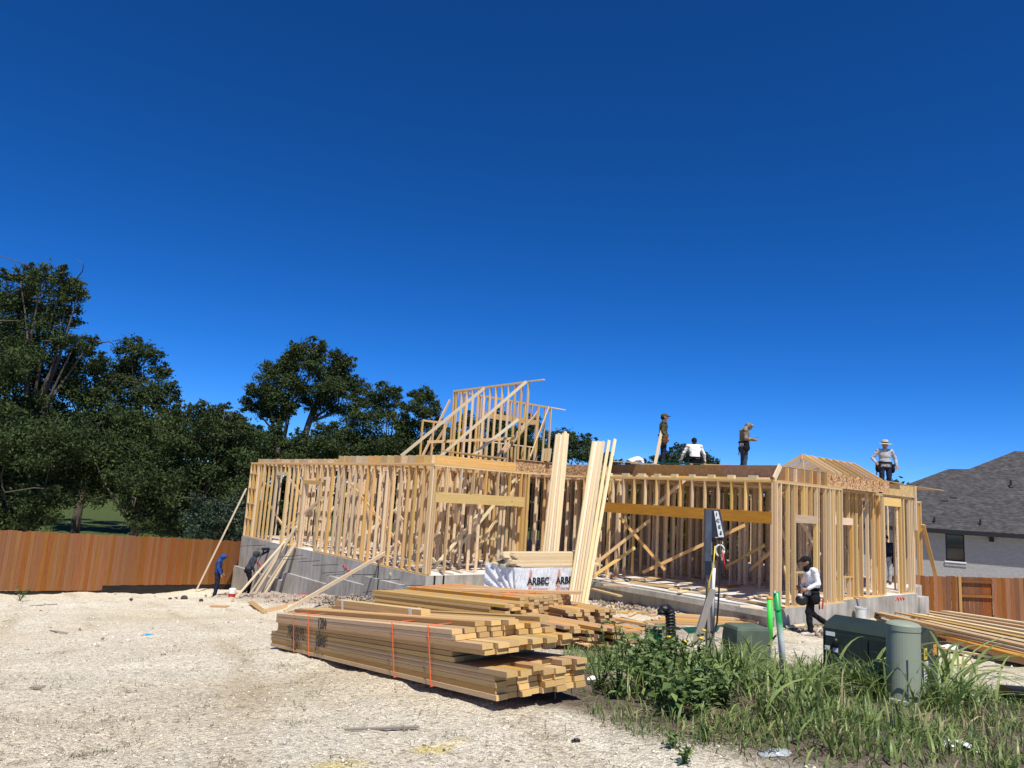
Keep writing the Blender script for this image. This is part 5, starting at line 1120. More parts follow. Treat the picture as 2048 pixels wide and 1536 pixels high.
def person(label, pos, az, pose, shirt, pants, shoes, head='hood', headmat=None, h=1.72, tilt=0, yaw=0, belt=True, handdir=None, toe=None, tail=None, neck=None, vox=.0125):
    J = {k:Vector(v) for k,v in DEF.items()}
    for k, v in pose.items(): J[k] = Vector(v)
    a_ = rad(az); Rz = Matrix.Rotation(-a_,4,'Z'); s = h/1.72
    mw = Matrix.Translation(Vector(pos)) @ Rz @ Matrix.Diagonal((s*1.13,s*1.13,s,1))
    t = thing('person', label, 'person', pos); WM[t.name] = Matrix.Translation(Vector(pos))
    RH = Matrix.Rotation(rad(yaw),3,'Z') @ Matrix.Rotation(rad(-tilt),3,'X')
    hc_ = J['hd']
    def hp(x,y,z): return hc_+RH@Vector((x,y,z))
    def hand(B, w_, d, side):
        d = d.normalized(); ac = d.cross(Vector((0,1,0)) if abs(d.y) < .8 else Vector((1,0,0))).normalized(); pn = d.cross(ac)
        B.cap(w_, w_+d*.075, .026,.034)
        for k, (o_, ln) in enumerate(((-.027,.055),(-.009,.066),(.009,.062),(.026,.048))):
            r0 = w_+d*.08+ac*o_; r1 = r0+d*ln*.55+pn*.006*side; r2 = r1+d*ln*.35+pn*.022*side; B.cap(r0,r1,.0115,.0105,8); B.cap(r1,r2,.0105,.009,8)
        th_ = w_+d*.03+ac*-.03; B.cap(th_, th_+d*.035-ac*.022, .013,.011,8); B.cap(th_+d*.035-ac*.022, th_+d*.062-ac*.024+pn*.01*side, .011,.009,8)
    def torso(B, g):
        up = (J['nck']-J['pel']).normalized(); q = Vector((0,0,1)).rotation_difference(up).to_matrix()
        B.ell(J['chs'],(.165+g,.108+g,.19+g),14,10,q); B.ell(J['wst'],(.148+g,.10+g,.17+g),14,10,q); B.cap(J['shL'],J['shR'],.058+g,.058+g)
        B.cap(J['chs'],J['nck'],.085+g,.055+g)
    # body
    B = MB(); torso(B,-.012)
    B.cap(J['nck']-Vector((0,0,.03)), hp(0,-.015,-.06), .052,.048)
    B.ell(hc_, (.074,.094,.108), 14,10,RH); B.ell(hp(0,.028,-.062),(.054,.062,.062),12,8,RH); B.cap(hp(0,.085,.0),hp(0,.108,-.028),.011,.016,8); B.cap(hp(-.03,.088,.028),hp(.03,.088,.028),.012,.012,8); B.cap(hp(-.02,.082,-.062),hp(.02,.082,-.062),.010,.010,8)
    for sx in (-1,1): B.ell(hp(sx*.078,0,-.01),(.012,.022,.034),8,6,RH)
    for S, sd in (('R',1),('L',-1)):
        B.cap(J['sh'+S],J['el'+S],.040,.034); B.cap(J['el'+S],J['wr'+S],.034,.026); d = (J['wr'+S]-J['el'+S]); d = Vector(handdir[S]) if handdir and S in handdir else d; hand(B,J['wr'+S],d,sd)
        B.cap(J['hp'+S],J['kn'+S],.065,.045); B.cap(J['kn'+S],J['an'+S],.045,.032); B.cap(J['an'+S]-Vector((0,0,.03)),J['an'+S]+Vector((0,.10,-.045)),.03,.028)
    B.ell(J['pel'],(.13,.09,.11),12,8)
    remesh(B,'body',M['skin'],t,vox,mw)
    # shirt
    B = MB(); torso(B,.014)
    for S in 'RL': B.cap(J['sh'+S],J['el'+S],.060,.052); B.cap(J['el'+S],J['wr'+S].lerp(J['el'+S],.06),.052,.040)
    B.ell(J['wst'].lerp(J['pel'],.45),(.165,.122,.13),14,8)
    remesh(B,'shirt',CL[shirt],t,.016,mw)
    # trousers
    B = MB(); B.ell(J['pel'],(.158,.115,.12),14,8)
    for S in 'RL': B.cap(J['hp'+S],J['kn'+S],.088,.066); B.cap(J['kn'+S],J['an'+S]+(J['kn'+S]-J['an'+S]).normalized()*.02,.064,.056)
    remesh(B,'trousers',CL[pants],t,.016,mw)
    for S in 'RL':
        B = MB(); td = Vector(toe[S]) if toe and S in toe else Vector((0,.16,-.05)); an = J['an'+S]
        B.cap(an+Vector((0,-.03,-.03)), an+td, .048,.042); B.cap(an,an+(J['kn'+S]-an).normalized()*.09,.047,.05); remesh(B,'boot',CL[shoes],t,.014,mw)
    def part(B, name, mat): return mesh(name, [tuple((mw@q)) for q in B.v], B.f, mat, t, smooth=True)
    if tail:
        B = MB(); B.lathe(J['pel']+Vector((0,0,-.05)), [(.172,0),(.168,.10),(.15,.16)],16,sx=1,sy=.76); part(B,'shirt_tail',CL[tail])
    if head == 'hood':
        B = MB(); B.ell(hp(0,-.018,.012),(.104,.112,.128),16,10,RH); B.ell(hp(0,.05,.075),(.086,.062,.048),12,8,RH); B.cap(hp(0,-.04,-.08),J['nck']+Vector((0,-.02,.0)),.085,.10)
        remesh(B,'hood',CL[headmat or shirt],t,.014,mw)
    elif head == 'cap':
        B = MB(); B.ell(hp(0,-.004,.045),(.086,.106,.082),16,10,RH); B.cap(hp(-.045,.10,.045),hp(.045,.10,.045),.02,.02,8); B.cap(hp(-.04,.135,.040),hp(.04,.135,.040),.014,.014,8); B.cap(hp(-.03,.165,.035),hp(.03,.165,.035),.010,.010,8)
        remesh(B,'cap',CL[headmat],t,.010,mw)
        B = MB(); B.ell(hp(0,-.035,-.02),(.079,.075,.075),12,8,RH); part(B,'hair',CL['black'])
    elif head == 'beanie':
        B = MB(); B.ell(hp(0,-.008,.02),(.085,.105,.105),16,10,RH); B.cap(hp(0,-.03,-.07),J['nck'],.066,.07); remesh(B,'head_cover',CL[headmat],t,.012,mw)
    elif head == 'hat':
        B = MB(); ax = RH@Vector((0,0,1)); B.lathe(hp(0,0,.045), [(.20,-.03),(.205,-.022),(.16,-.005),(.095,.01),(.090,.07),(.075,.115),(.03,.125)],24,axis=ax); part(B,'hat',CL['straw'])
        B = MB(); B.lathe(hp(0,0,.045), [(.098,.012),(.096,.045)],24,axis=ax); part(B,'hat_band',CL['black'])
    if neck:
        B = MB(); B.cap(J['nck']-Vector((0,0,.04)),hp(0,.0,-.085),.10,.075); remesh(B,'neck_scarf',CL[neck],t,.014,mw)
    if belt:
        up = (J['wst']-J['pel']).normalized(); B = MB(); B.lathe(J['pel']+Vector((0,0,.06)), [(.186,0),(.19,.03),(.186,.06)],18,sx=1,sy=.78); tbelt = part(B,'tool_belt',CL['black' if belt is True else belt])
        for sx in (-1,1):
            B = MB(); c = J['pel']+Vector((sx*.205,.01,-.10)); B.ell(c,(.055,.10,.13),10,8); B.box(c+Vector((0,0,.08)),c+Vector((0,0,.16)),.07,.14,Vector((1,0,0))); part(B,'pouch',CL['black' if belt is True else belt])
            B = MB(); B.tube([c+Vector((0,-.08,-.22)),c+Vector((0,-.06,.02))],.014,6); part(B,'hammer_handle',CL['leather'])
    return t, mw, J
# 1 blue hood
b_ = onground(430,1196); T1 = person('person in blue hoodie with hood up, standing head bowed by the fence', b_, 75, dict(nck=(0,.03,1.43),hd=(0,.11,1.55),elR=(.21,.02,1.14),wrR=(.20,.12,.90),elL=(-.21,.02,1.14),wrL=(-.20,.14,.92)), 'blue','navy','black','hood',h=1.66,tilt=32,belt=False,vox=.014)
# 2 charcoal hood drilling into the wall
g_ = onground(492,1189); g_.z -= .02
person('person in charcoal hoodie reaching up with a drill at the foundation wall', g_, 58, dict(pel=(0,-.04,.93),wst=(0,.02,1.08),chs=(0,.09,1.26),nck=(0,.15,1.40),hd=(0,.20,1.54),shR=(.17,.13,1.36),shL=(-.17,.15,1.38),elL=(-.16,.40,1.52),wrL=(-.10,.62,1.66),elR=(.22,.05,1.12),wrR=(.20,.14,.92),knR=(.12,.06,.48),anR=(.12,-.12,.09),knL=(-.10,.12,.5),anL=(-.11,.1,.09)), 'char','black','black','hood',h=1.68,tilt=5,belt=False,vox=.014)
hd_ = g_+Vector((.62*math.sin(rad(58))-.10*math.cos(rad(58)), .62*math.cos(rad(58)), 1.66))+Vector((.05,.03,.05))
td = thing('hammer_drill', 'black hammer drill held up against the foundation by the charcoal-hooded worker', 'drill', hd_)
MB().box(hd_-VB*.22+VA*0, hd_+VB*.14, .10,.11, UP).obj('motor_body', M['black'], td); MB().tube([hd_+VB*.12,hd_+VB*.34],.012,8).obj('bit', M['steel'], td); MB().box(hd_-VB*.16-UP*.04, hd_-VB*.2-UP*.2,.05,.04,VA).obj('handle', M['black'], td)
MB().tube([hd_-VB*.2-UP*.18,hd_-VB*.35-UP*.5,hd_-VB*.2-UP*1.2,hd_-VB*.5-UP*1.65],.012,6).obj('cord', M['black'], td)
# 3 walking man
m_ = onground(1624,1272)
person('person in white long-sleeved shirt and dark cap walking left with tool belt', m_, -88, dict(pel=(0,0,.92),nck=(0,.05,1.44),hd=(0,.11,1.58),chs=(0,.02,1.27),elR=(.22,-.06,1.14),wrR=(.22,.13,1.02),elL=(-.23,-.04,1.14),wrL=(-.21,.16,1.02),knL=(-.10,.10,.50),anL=(-.10,.06,.09),knR=(.10,-.02,.48),anR=(.10,-.36,.23)), 'white','black','sock','cap','black',h=1.80,tilt=14,belt=True,tail='plaid',neck='black',toe={'R':(0,.10,-.14)},vox=.0115)
rp2 = m_+Vector((.20,-.10,.62)); tag(MB().tube([rp2+Vector((.02,0,.24)),rp2],.018,8).obj('pry_bar', M['red']), 'red tool handle hanging from the walking worker\'s belt', 'tool')
pu = m_+Vector((-.30,-.16,.80)); tp2 = thing('tool_pouch', 'big black tool pouch swinging in front of the walking worker', 'pouch', pu)
MB().ell(pu,(.15,.10,.12),12,8).obj('bag', M['black'], tp2, smooth=True); MB().lathe(pu+Vector((-.05,-.02,.09)), [(.05,0),(.055,.03),(.03,.05)],10).obj('tape_reel', M['white'], tp2)
# 4 olive worker on the deck
ZD = 3.485
def deckpt(px, D, z=ZD):
    d = ray(px,931); return Vector((d.x*D/d.y, D, z))
person('person in olive shirt and cap standing on the upper deck looking right', deckpt(1325,23.0,3.485), 95, dict(elR=(.20,-.05,1.14),wrR=(.20,.08,.93),elL=(-.22,-.05,1.14),wrL=(-.21,.05,.92)), 'olive','navy','leather','cap','olive',h=1.74,tilt=4,belt='leather',tail='olive')
pst = deckpt(1309,22.7,ZD); tag(board('upright_board', pst, pst+Vector((.22,.1,1.15)), .10,.038, Vector((1,0,0)), M['pale']), 'upright pale board on the deck behind the olive-shirted worker', 'board')
# 5 kneeling white shirt
person('person in white shirt and black cap crouched on the deck, back turned', deckpt(1389,23.4,3.485), 4, dict(pel=(0,-.06,.34),wst=(0,-.03,.50),chs=(0,.03,.70),nck=(0,.09,.88),hd=(0,.14,1.02),shR=(.19,.07,.83),shL=(-.19,.07,.83),elR=(.30,.10,.58),wrR=(.34,.16,.34),elL=(-.31,.12,.58),wrL=(-.36,.22,.36),hpR=(.10,-.04,.32),knR=(.22,.34,.40),anR=(.20,.05,.09),hpL=(-.10,-.04,.32),knL=(-.22,.34,.40),anL=(-.20,.05,.09)), 'white','black','black','beanie','black',h=1.62,tilt=12,belt=True)
# 6 camouflage worker with phone
cp = deckpt(1487,23.6,3.485)
person('person in camouflage shirt and hood on the deck looking down at a phone', cp, 88, dict(nck=(0,.06,1.43),hd=(0,.15,1.55),chs=(0,.03,1.27),elR=(.21,-.02,1.14),wrR=(.14,.24,1.12),elL=(-.21,-.0,1.14),wrL=(-.10,.26,1.12)), 'camo','jean','boot','hood','camo',h=1.72,tilt=30,belt=True,tail='plaid')
tag(MB().box(cp+Vector((.36,.05,1.18)), cp+Vector((.50,.05,1.23)), .075,.010, Vector((0,1,0))).obj('phone', M['black']), 'phone held by the camouflage-clad worker', 'phone')
# 7 hat man
person('person in grey shirt and wide straw hat facing the camera at the roof edge', deckpt(1770,24.2,3.10), 184, dict(elR=(.32,-.06,1.16),wrR=(.30,.10,1.02),elL=(-.31,-.05,1.16),wrL=(-.30,.04,.93)), 'grey','navy','black','hat',None,h=1.80,tilt=6,belt=True,tail='plaid')
# 8 bent white shirt far behind
person('person in white shirt bent over far back on the deck', deckpt(1262,29.0,3.485), 75, dict(pel=(0,-.1,.42),wst=(0,.05,.52),chs=(0,.20,.58),nck=(0,.36,.58),hd=(0,.48,.54),shR=(.18,.32,.56),shL=(-.18,.32,.56),elR=(.2,.36,.34),wrR=(.2,.4,.14),elL=(-.2,.36,.34),wrL=(-.2,.42,.14),hpR=(.1,-.1,.40),hpL=(-.1,-.1,.40),knR=(.14,.22,.36),knL=(-.14,.22,.36),anR=(.12,-.1,.09),anL=(-.12,-.1,.09)), 'white','navy','black','beanie','black',h=1.75,tilt=50,belt=False)
# 9 worker behind the studs on the right
ip = atz(1773,1168,0.0)
person('person in navy shirt half hidden behind the studs of the right-hand wall', ip, 205, dict(elR=(.26,-.02,1.16),wrR=(.20,.16,1.02)), 'navy','grey','leather','cap','black',h=1.74,tilt=8,belt=True)

# ================================================================== PLANTS, STONES, LITTER
#@PLANTS
def blades(specs, seed, wmul=1.0, seg=5):
    """specs: arrays x,y,z,height,heading,lean,width -> ribbon mesh"""
    rg = np.random.default_rng(seed); x,y,z,h,th,ln,wd = [np.asarray(a_,float) for a_ in specs]; n = len(x)
    t = np.linspace(0,1,seg+1)[None,:]; dx, dy = np.cos(th)[:,None], np.sin(th)[:,None]
    out = (h*ln)[:,None]*(t**1.9); up = h[:,None]*(t*(1-.42*ln[:,None]*t**2.2))
    cx = x[:,None]+dx*out; cy = y[:,None]+dy*out; cz = z[:,None]+up
    ww = wd[:,None]*(1-t**2.2)*.5*np.minimum(1,.45+t*3)
    fx, fy = -np.sin(th)[:,None], np.cos(th)[:,None]
    A = np.stack([cx-fx*ww,cy-fy*ww,cz],-1); B = np.stack([cx+fx*ww,cy+fy*ww,cz+ww*.5],-1)
    V = np.stack([A,B],2).reshape(-1,3); base = (np.arange(n)*(seg+1)*2)[:,None]; k = np.arange(seg)[None,:]*2
    F = np.stack([base+k,base+k+1,base+k+3,base+k+2],-1).reshape(-1,4); T = np.repeat(rg.uniform(0,1,n),(seg+1)*2)
    return V, F, T
def clump_specs(cl, seed):
    rg = np.random.default_rng(seed); S = [[] for _ in range(7)]
    for (px,py,h,n,sp) in cl:
        g0 = onground(px,py); cx = g0.x+rg.normal(0,sp,n); cy = g0.y+rg.normal(0,sp,n)
        S[0].append(cx); S[1].append(cy); S[2].append(gz_np(cx,cy)+relief(cx,cy)-.02); S[3].append(h*rg.uniform(.45,1.15,n)); S[4].append(rg.uniform(0,2*np.pi,n)); S[5].append(rg.uniform(.15,1.15,n)); S[6].append(rg.uniform(.007,.024,n)*(.6+h))
    return [np.concatenate(s) for s in S]
TALL = [(1600,1405,.34,110,.12),(1650,1400,.36,130,.13),(1690,1398,.42,120,.12),(1735,1402,.44,120,.12),(1770,1410,.50,90,.10),(1548,1420,.20,90,.10),(1515,1395,.34,110,.14),(1480,1370,.44,120,.16),(1440,1360,.40,90,.16),
        (1600,1455,.36,90,.12),(1660,1450,.42,120,.16),(1730,1460,.40,110,.16),(1870,1430,.34,70,.09),(1925,1432,.42,80,.10),(1900,1440,.40,70,.12),(1960,1450,.34,60,.12),(1400,1390,.34,90,.16),(1350,1395,.30,80,.16),(1290,1390,.28,60,.14),(1230,1380,.22,60,.14),
        (1840,1460,.34,80,.14),(1790,1480,.34,80,.14),(1620,1500,.32,80,.14),(1700,1510,.34,90,.14),(1880,1500,.30,70,.14),(1960,1500,.30,70,.15),(2030,1480,.30,70,.15),(2020,1530,.30,70,.15),(1560,1480,.28,60,.14),(1780,1530,.28,80,.14),(1500,1450,.28,80,.16),(1450,1440,.26,70,.16),(1535,1350,.22,50,.10),(1460,1325,.34,60,.15),(1510,1320,.36,50,.12),(1625,1350,.26,60,.10),(1380,1350,.28,50,.15)]
TALL = [(a_,b_,h_*(.62 if b_ >= 1440 else 1),int(n_*(.6 if b_ >= 1440 else 1)),s_) for a_,b_,h_,n_,s_ in TALL]
V, F, T = blades(clump_specs(TALL,41),42); o = mesh('tall_grass', V, F, M['grass'], tint=T); tag(o,'tall green grass arching round the pedestal and transformer','grass',kind='stuff')
LONG = [(1905,1400,.80,16,.06),(1890,1395,.85,12,.05),(1945,1420,.75,16,.07),(1700,1395,.70,16,.10),(1745,1402,.72,16,.08),(1640,1400,.55,14,.10),(1480,1360,.65,16,.14),(1400,1370,.55,14,.16),(1590,1440,.6,14,.12),(1870,1420,.75,10,.05)]
sp_ = clump_specs(LONG,43); sp_[5] = np.random.default_rng(3).uniform(.7,1.5,len(sp_[5])); sp_[6] = sp_[6]*1.15
V, F, T = blades(sp_,44,seg=8); o = mesh('arching_grass', V, F, M['grass'], tint=T*.6+.4); tag(o,'longest arching grass blades above the tall grass','grass',kind='stuff')
STRAW = [(1500,1470,.10,40,.25),(1620,1480,.12,30,.2),(1750,1500,.10,40,.25),(1880,1470,.2,50,.2),(1400,1430,.16,50,.25),(1980,1450,.2,60,.2),(1300,1420,.12,50,.25),(1700,1440,.3,30,.2),(1560,1420,.26,30,.2)]
V, F, T = blades(clump_specs(STRAW,45),46,seg=4); o = mesh('dead_grass', V, F, M['straw'], tint=T); tag(o,'dead straw-coloured blades among the green grass','grass',kind='stuff')
# low cover over the soil
def low():
    rg = np.random.default_rng(51); n = 60000; x = rg.uniform(.6,8.5,n); y = rg.uniform(2.8,10,n); mk = soil_mask(x,y); pt = vnoise(x*1.5,y*1.5,77)
    keep = (mk > .3)&(pt+rg.uniform(-.3,.3,n) > .36); x, y = x[keep], y[keep]; n = len(x)
    return blades([x,y,gz_np(x,y)+relief(x,y)-.01,rg.uniform(.03,.15,n),rg.uniform(0,2*np.pi,n),rg.uniform(.2,1.3,n),rg.uniform(.004,.010,n)],52,seg=3)
V, F, T = low(); o = mesh('low_grass', V, F, M['grass'], tint=T); tag(o,'short grass and weeds covering the brown soil in the lower right','grass',kind='stuff')
def dry():
    rg = np.random.default_rng(61); n0 = 240; S = [[] for _ in range(7)]
    cx = rg.uniform(-4.5,4,n0); cy = 3.2+rg.uniform(0,1,n0)**1.8*9
    for a_, b_ in zip(cx,cy):
        k = rg.integers(5,22); x = a_+rg.normal(0,.06,k); y = b_+rg.normal(0,.05,k)
        for q, v in enumerate((x,y,gz_np(x,y)+relief(x,y)-.004,rg.uniform(.02,.075,k),rg.uniform(0,6.28,k),rg.uniform(.9,1.9,k),rg.uniform(.003,.006,k))): S[q].append(v)
    return blades([np.concatenate(s) for s in S],62,seg=3)
V, F, T = dry(); o = mesh('dry_sprigs', V, F, leafmat('dry_olive_sprigs',(.07,.062,.032),(.26,.22,.12),trans=.1), tint=T); tag(o,'dry sprigs of grass scattered over the gravel','dry grass',kind='stuff')
# broadleaf weeds
def weed(px, py, h, seed, label, group=None, palm=False, nst=6, lsz=.05, flower=False):
    rg = random.Random(seed); b0 = onground(px,py); b0.z -= .02; t = thing('weed_plant', label, 'plant', b0, group); B = MB(); V = []; F = []; T = []
    def leaf(p, d, s):
        d = d.normalized(); r = d.cross(Vector((rg.gauss(0,1),rg.gauss(0,1),2.5))).normalized(); i = len(V); V.extend([tuple(p),tuple(p+d*s*.45+r*s*.26),tuple(p+d*s-UP*s*.18),tuple(p+d*s*.45-r*s*.26)]); F.append((i,i+1,i+2,i+3)); tt = rg.random(); T.extend([tt]*4)
    for k in range(1 if palm else nst):
        a_ = rg.uniform(0,6.28); sp = 0 if palm else rg.uniform(.15,.6); e = b0+Vector((math.cos(a_)*sp*h,math.sin(a_)*sp*h,h*rg.uniform(.6,1))); md = b0.lerp(e,.5)+Vector((0,0,.06*h)); B.tube([b0,md,e],[.009,.006,.003],5)
        n = 7 if palm else int(10+h*22)
        for j in range(n):
            u_ = rg.uniform(.15,1); p = (b0.lerp(md,u_*2) if u_ < .5 else md.lerp(e,u_*2-1))
            if palm:
                p2 = p+Vector((rg.gauss(0,.1),rg.gauss(0,.1),.02)); B.tube([p,p2],[.004,.003],4)
                for q in range(7): an = q/7*6.28; leaf(p2, Vector((math.cos(an),math.sin(an),.15)), lsz*1.5)
            else: leaf(p+Vector((rg.gauss(0,.02),rg.gauss(0,.02),0)), Vector((rg.gauss(0,1),rg.gauss(0,1),rg.gauss(.15,.4))), lsz*rg.uniform(.6,1.4))
        if flower and k < 2: MB().ell(e+UP*.02,(.022,.022,.012),8,5).obj('flower', M['flower'], t)
    B.obj('stem', M['weed'], t); mesh('foliage', V, F, M['weed'], t, tint=T)
WD = [(1215,1340,.42),(1245,1352,.46),(1285,1350,.44),(1320,1352,.42),(1350,1348,.46),(1375,1360,.40),(1200,1372,.30),(1235,1392,.30),(1300,1385,.34),(1340,1390,.36),(1380,1400,.36),(1330,1412,.30),(1420,1395,.34),(1405,1425,.30),(1300,1330,.46),(1265,1325,.44),(1445,1410,.34),(1350,1430,.28)]
for i, (px,py,h) in enumerate(WD): weed(px,py,h,100+i,'leafy green weed in the thicket left of the power pole','broadleaf weeds before the pole',nst=6,lsz=(.04,.06,.085)[i%3],flower=i in (4,5))
weed(1228,1300,.42,131,'tall palm-leaved weed standing against the jumbled board pile',palm=True,lsz=.06); weed(1255,1310,.34,132,'shorter palm-leaved weed right beside the tall one',palm=True,lsz=.055)
for i,(px,py,h) in enumerate(((1410,1475,.12),(1345,1490,.08),(1370,1520,.10),(40,1200,.55),(1600,1330,.2))): weed(px,py,h,140+i,('small green tuft on the brown soil edge','tiny sprout on the gravel edge near the bottom','low sprout at the bottom left of the weed patch','thin weed growing at the foot of the left fence','small weed at the foot of the leaning pipe')[i],nst=5,lsz=.03 if i != 3 else .05)
#@STONES
def stones(n, xr, yr, smin, smax, seed, power=2.2, ycurve=1.6):
    rg = np.random.default_rng(seed); y = yr[0]+rg.uniform(0,1,n)**ycurve*(yr[1]-yr[0]); x = rg.uniform(-1,1,n)*(.9+y*.78)*1.0; x = np.clip(x,xr[0],xr[1])
    s = smin+(smax-smin)*rg.uniform(0,1,n)**4; k = (soil_mask(x,y) < .8)
    u = (x-LC.x)*VA.x+(y-LC.y)*VA.y; v = (x-LC.x)*VB.x+(y-LC.y)*VB.y; k &= ~((v > -.15)&(u > -.1)) & ~((v > 4.8)&(u > -7.6)); x, y, s = x[k], y[k], s[k]; n = len(x)
    z = gz_np(x,y)+relief(x,y)+pink_mask(x,y)*(vnoise(x*4,y*4,21)-.35)*.22+s*.15
    d = np.array([[1,0,0],[-1,0,0],[0,1,0],[0,-1,0],[0,0,1],[0,0,-1]],float)
    V = d[None]*rg.uniform(.55,1.25,(n,6,1))*s[:,None,None]; V[:,:,2] *= .6; V += rg.normal(0,.12,(n,6,3))*s[:,None,None]
    an = rg.uniform(0,6.28,n); c, q = np.cos(an)[:,None], np.sin(an)[:,None]; vx, vy = V[:,:,0]*c-V[:,:,1]*q, V[:,:,0]*q+V[:,:,1]*c
    V = np.stack([vx+x[:,None],vy+y[:,None],V[:,:,2]+z[:,None]],-1).reshape(-1,3)
    f = np.array([[0,2,4],[2,1,4],[1,3,4],[3,0,4],[2,0,5],[1,2,5],[3,1,5],[0,3,5]]); F = (np.arange(n)[:,None,None]*6+f[None]).reshape(-1,3); T = np.repeat(np.clip(rg.normal(.62,.25,n),0,1),6)
    return V, F, T
sm_ = leafmat('limestone_chips', (.16,.13,.10), (.80,.73,.60), rough=.95, trans=0.0, spec=.1)
V, F, T = stones(30000,(-9,6),(3.2,13),.0035,.015,71); o = mesh('gravel_stones', V, F, sm_, tint=T); tag(o,'loose limestone chips covering the gravel yard','gravel',kind='stuff')
V, F, T = stones(5000,(-15,12),(9,31),.012,.05,72,ycurve=1.0); o = mesh('rubble_stones', V, F, sm_, tint=T); tag(o,'coarser limestone rubble strewn towards the house','gravel',kind='stuff')
def heap(px0,py0,px1,py1,n,seed,r=.5,hh=.25):
    rg = np.random.default_rng(seed); a_, b_ = onground(px0,py0), onground(px1,py1); k = rg.uniform(0,1,n); x = a_.x+(b_.x-a_.x)*k+rg.normal(0,r*.5,n); y = a_.y+(b_.y-a_.y)*k+rg.normal(0,r*.5,n); s = .010+.06*rg.uniform(0,1,n)**3
    z = gz_np(x,y)+rg.uniform(0,hh,n); d = np.array([[1,0,0],[-1,0,0],[0,1,0],[0,-1,0],[0,0,1],[0,0,-1]],float); V = d[None]*rg.uniform(.55,1.25,(n,6,1))*s[:,None,None]+rg.normal(0,.15,(n,6,3))*s[:,None,None]
    V = (V+np.stack([x,y,z],-1)[:,None,:]).reshape(-1,3); f = np.array([[0,2,4],[2,1,4],[1,3,4],[3,0,4],[2,0,5],[1,2,5],[3,1,5],[0,3,5]]); F = (np.arange(n)[:,None,None]*6+f[None]).reshape(-1,3)
    return V, F, np.repeat(np.clip(rg.normal(.6,.25,n),0,1),6)
parts = [heap(640,1206,740,1209,1500,81,.9,.16), heap(520,1195,640,1202,1200,82,.9,.06), heap(770,1212,830,1215,700,83,.6,.15), heap(1180,1195,1330,1225,1500,84,1.1,.05), heap(1560,1258,1700,1245,800,85,.5,.06), heap(440,1190,540,1200,500,86,.7,.05), heap(1620,1260,1680,1280,400,87,.6,.04)]
off = 0; VV = []; FF = []; TT = []
for v, f_, t_ in parts: VV.append(v); FF.append(f_+off); TT.append(t_); off += len(v)
o = mesh('rubble_heap', np.concatenate(VV), np.concatenate(FF), leafmat('caliche_rubble',(.10,.075,.055),(.44,.365,.29),rough=.95,trans=0.0,spec=.1), tint=np.concatenate(TT)); tag(o,'broken caliche rubble heaped along the foundation','rubble',kind='stuff')
# litter
def crumple(name, label, px, py, sx, sy, h, mat, seed, cat='litter', lift=0.0):
    rg = np.random.default_rng(seed); c = onground(px,py); n = 9; V = []; F = []
    for j in range(n):
        for i in range(n):
            u_, v_ = i/(n-1)*2-1, j/(n-1)*2-1; r = max(0,1-(u_*u_+v_*v_)*.75); xx, yy = c.x+u_*sx/2+rg.normal(0,.04)*sx, c.y+v_*sy/2+rg.normal(0,.04)*sy; V.append((xx, yy, gr(xx,yy)+lift+h*r*(.35+.65*rg.random())+.003))
    F = [(j*n+i,j*n+i+1,(j+1)*n+i+1,(j+1)*n+i) for j in range(n-1) for i in range(n-1)]
    return tag(mesh(name, V, F, mat, smooth=False), label, cat)
clr = plain('translucent_plastic', (.36,.38,.40), .25, var=.3)
crumple('plastic_sheet','crumpled clear plastic sheet lying before the right lumber pile',1935,1302,1.0,.5,.16,M['white'],1)
crumple('paper_scrap','crumpled white paper on the soil right of the foreground bundle',1187,1362,.10,.06,.03,M['white'],2)
crumple('plastic_scrap','grey plastic scrap on the grass near the bottom edge',1548,1500,.16,.09,.03,clr,3)
crumple('white_cloth','crumpled white cloth in the grass at the lower right',1912,1497,.22,.10,.05,M['white'],4)
crumple('plastic_bag','white and blue plastic sack at the foot of the red-brown fence',1937,1216,.7,.5,.35,M['white'],5)
crumple('burlap_rag','crumpled brown rag in the weeds left of the power pole',1232,1360,.28,.18,.08,plain('brown_rag',(.22,.17,.13),.9,var=.4),6)
crumple('plastic_scrap','white plastic heap in the weeds below the power pole',1290,1325,.35,.2,.12,M['white'],7)
crumple('dark_rag','small dark rag on the gravel near the bottom centre',1152,1467,.05,.04,.02,M['black'],8)
crumple('red_netting','red netting lying on the churned earth by the foundation',610,1195,1.3,.4,.10,M['red_paint'],9)
crumple('concrete_chunk','pale concrete chunk half buried behind the pedestal',1905,1385,.30,.22,.10,M['slab'],10,'rubble')
crumple('limestone_slab','flat grey limestone piece on the gravel before the left fence',220,1206,.45,.25,.10,M['concrete'],11,'rock')
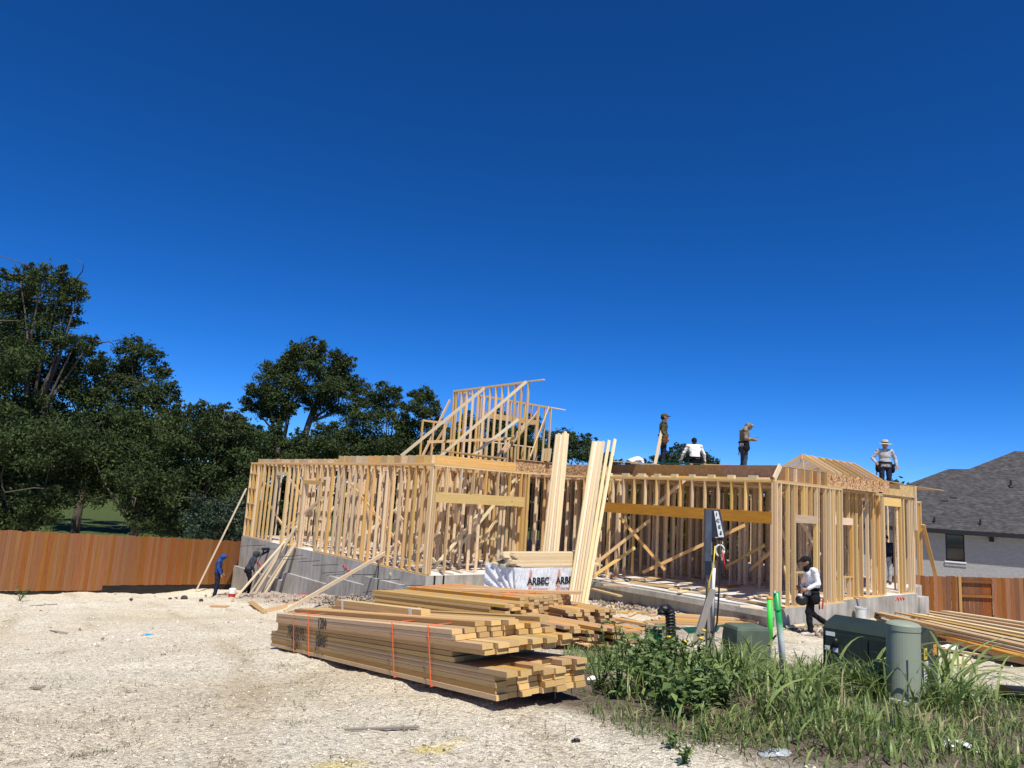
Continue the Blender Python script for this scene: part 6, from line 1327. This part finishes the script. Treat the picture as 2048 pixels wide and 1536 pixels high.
for i,(px,py,s) in enumerate(((262,1201,.10),(340,1200,.11),(352,1198,.09),(402,1203,.12),(368,1200,.2),(1985,1365,.07),(1250,1206,.12))):
    c = onground(px,py); tag(MB().ell(c+UP*s*.3,(s*.6,s*.5,s*.45),8,6).obj('dark_rock', plain('dark_rock_%d'%i,(.06,.05,.042) if i < 5 else (.3,.27,.24),.9,var=.4), smooth=False), ('small dark clod on the gravel, leftmost near the fence','small dark clod left of the pair by the fence brace','small dark clod beside the foot of the fence brace','dark clod at the feet of the blue-hooded worker','wide dark clod between the brace and the blue-hooded worker','rounded stone on the dirt at the right','dark lump on the sandy ground before the garage')[i], 'rock')
c = onground(295,1277); tbt = thing('water_bottle','crushed blue-labelled water bottle lying on the gravel','bottle',c)
MB().lathe(c+Vector((-.10,0,.035)), [(.012,0),(.03,.04),(.034,.07),(.034,.075)],10,axis=Vector((1,.1,0))).lathe(c+Vector((.045,.015,.035)), [(.034,0),(.034,.04),(.03,.05)],10,axis=Vector((1,.1,0))).obj('bottle_body', clr, tbt, smooth=True)
MB().lathe(c+Vector((-.028,.004,.035)), [(.036,0),(.036,.075)],10,axis=Vector((1,.1,0))).obj('bottle_label', plain('blue_label',(.01,.28,.62),.4), tbt, smooth=True)
for i,(x0,y0,x1,y1,w_,mt) in enumerate(((690,1452,838,1444,.018,'grey_wood'),(60,1211,115,1209,.03,'grey_wood'),(62,1380,86,1382,.04,'grey_wood'),(100,1261,136,1266,.03,'grey_wood'),(1250,1205,1275,1215,.10,'orange'),(1570,1252,1640,1246,.10,'orange'),(1575,1262,1612,1255,.10,'pale'),(1640,1235,1700,1232,.10,'pale'))):
    q0, q1 = onground(x0,y0), onground(x1,y1); q0.z = gr(q0.x,q0.y)+.02+.03*(i > 3); q1.z = gr(q1.x,q1.y)+.02+.03*(i > 3)
    tag(board('wood_lath' if i < 4 else 'loose_board', q0, q1, w_, .012 if i < 4 else .035, Vector((0,1,.2)), M[mt]), ('long thin lath lying on the gravel in front of the bundle','thin stick lying on the gravel before the left fence','short brown stick on the gravel at the left edge','short stick on the gravel below the left fence','short board end on the sandy ground before the garage','dark board lying behind the walking worker\'s feet','pale board end left of the walking worker','pale board lying by the slab right of the walking worker')[i], 'board')
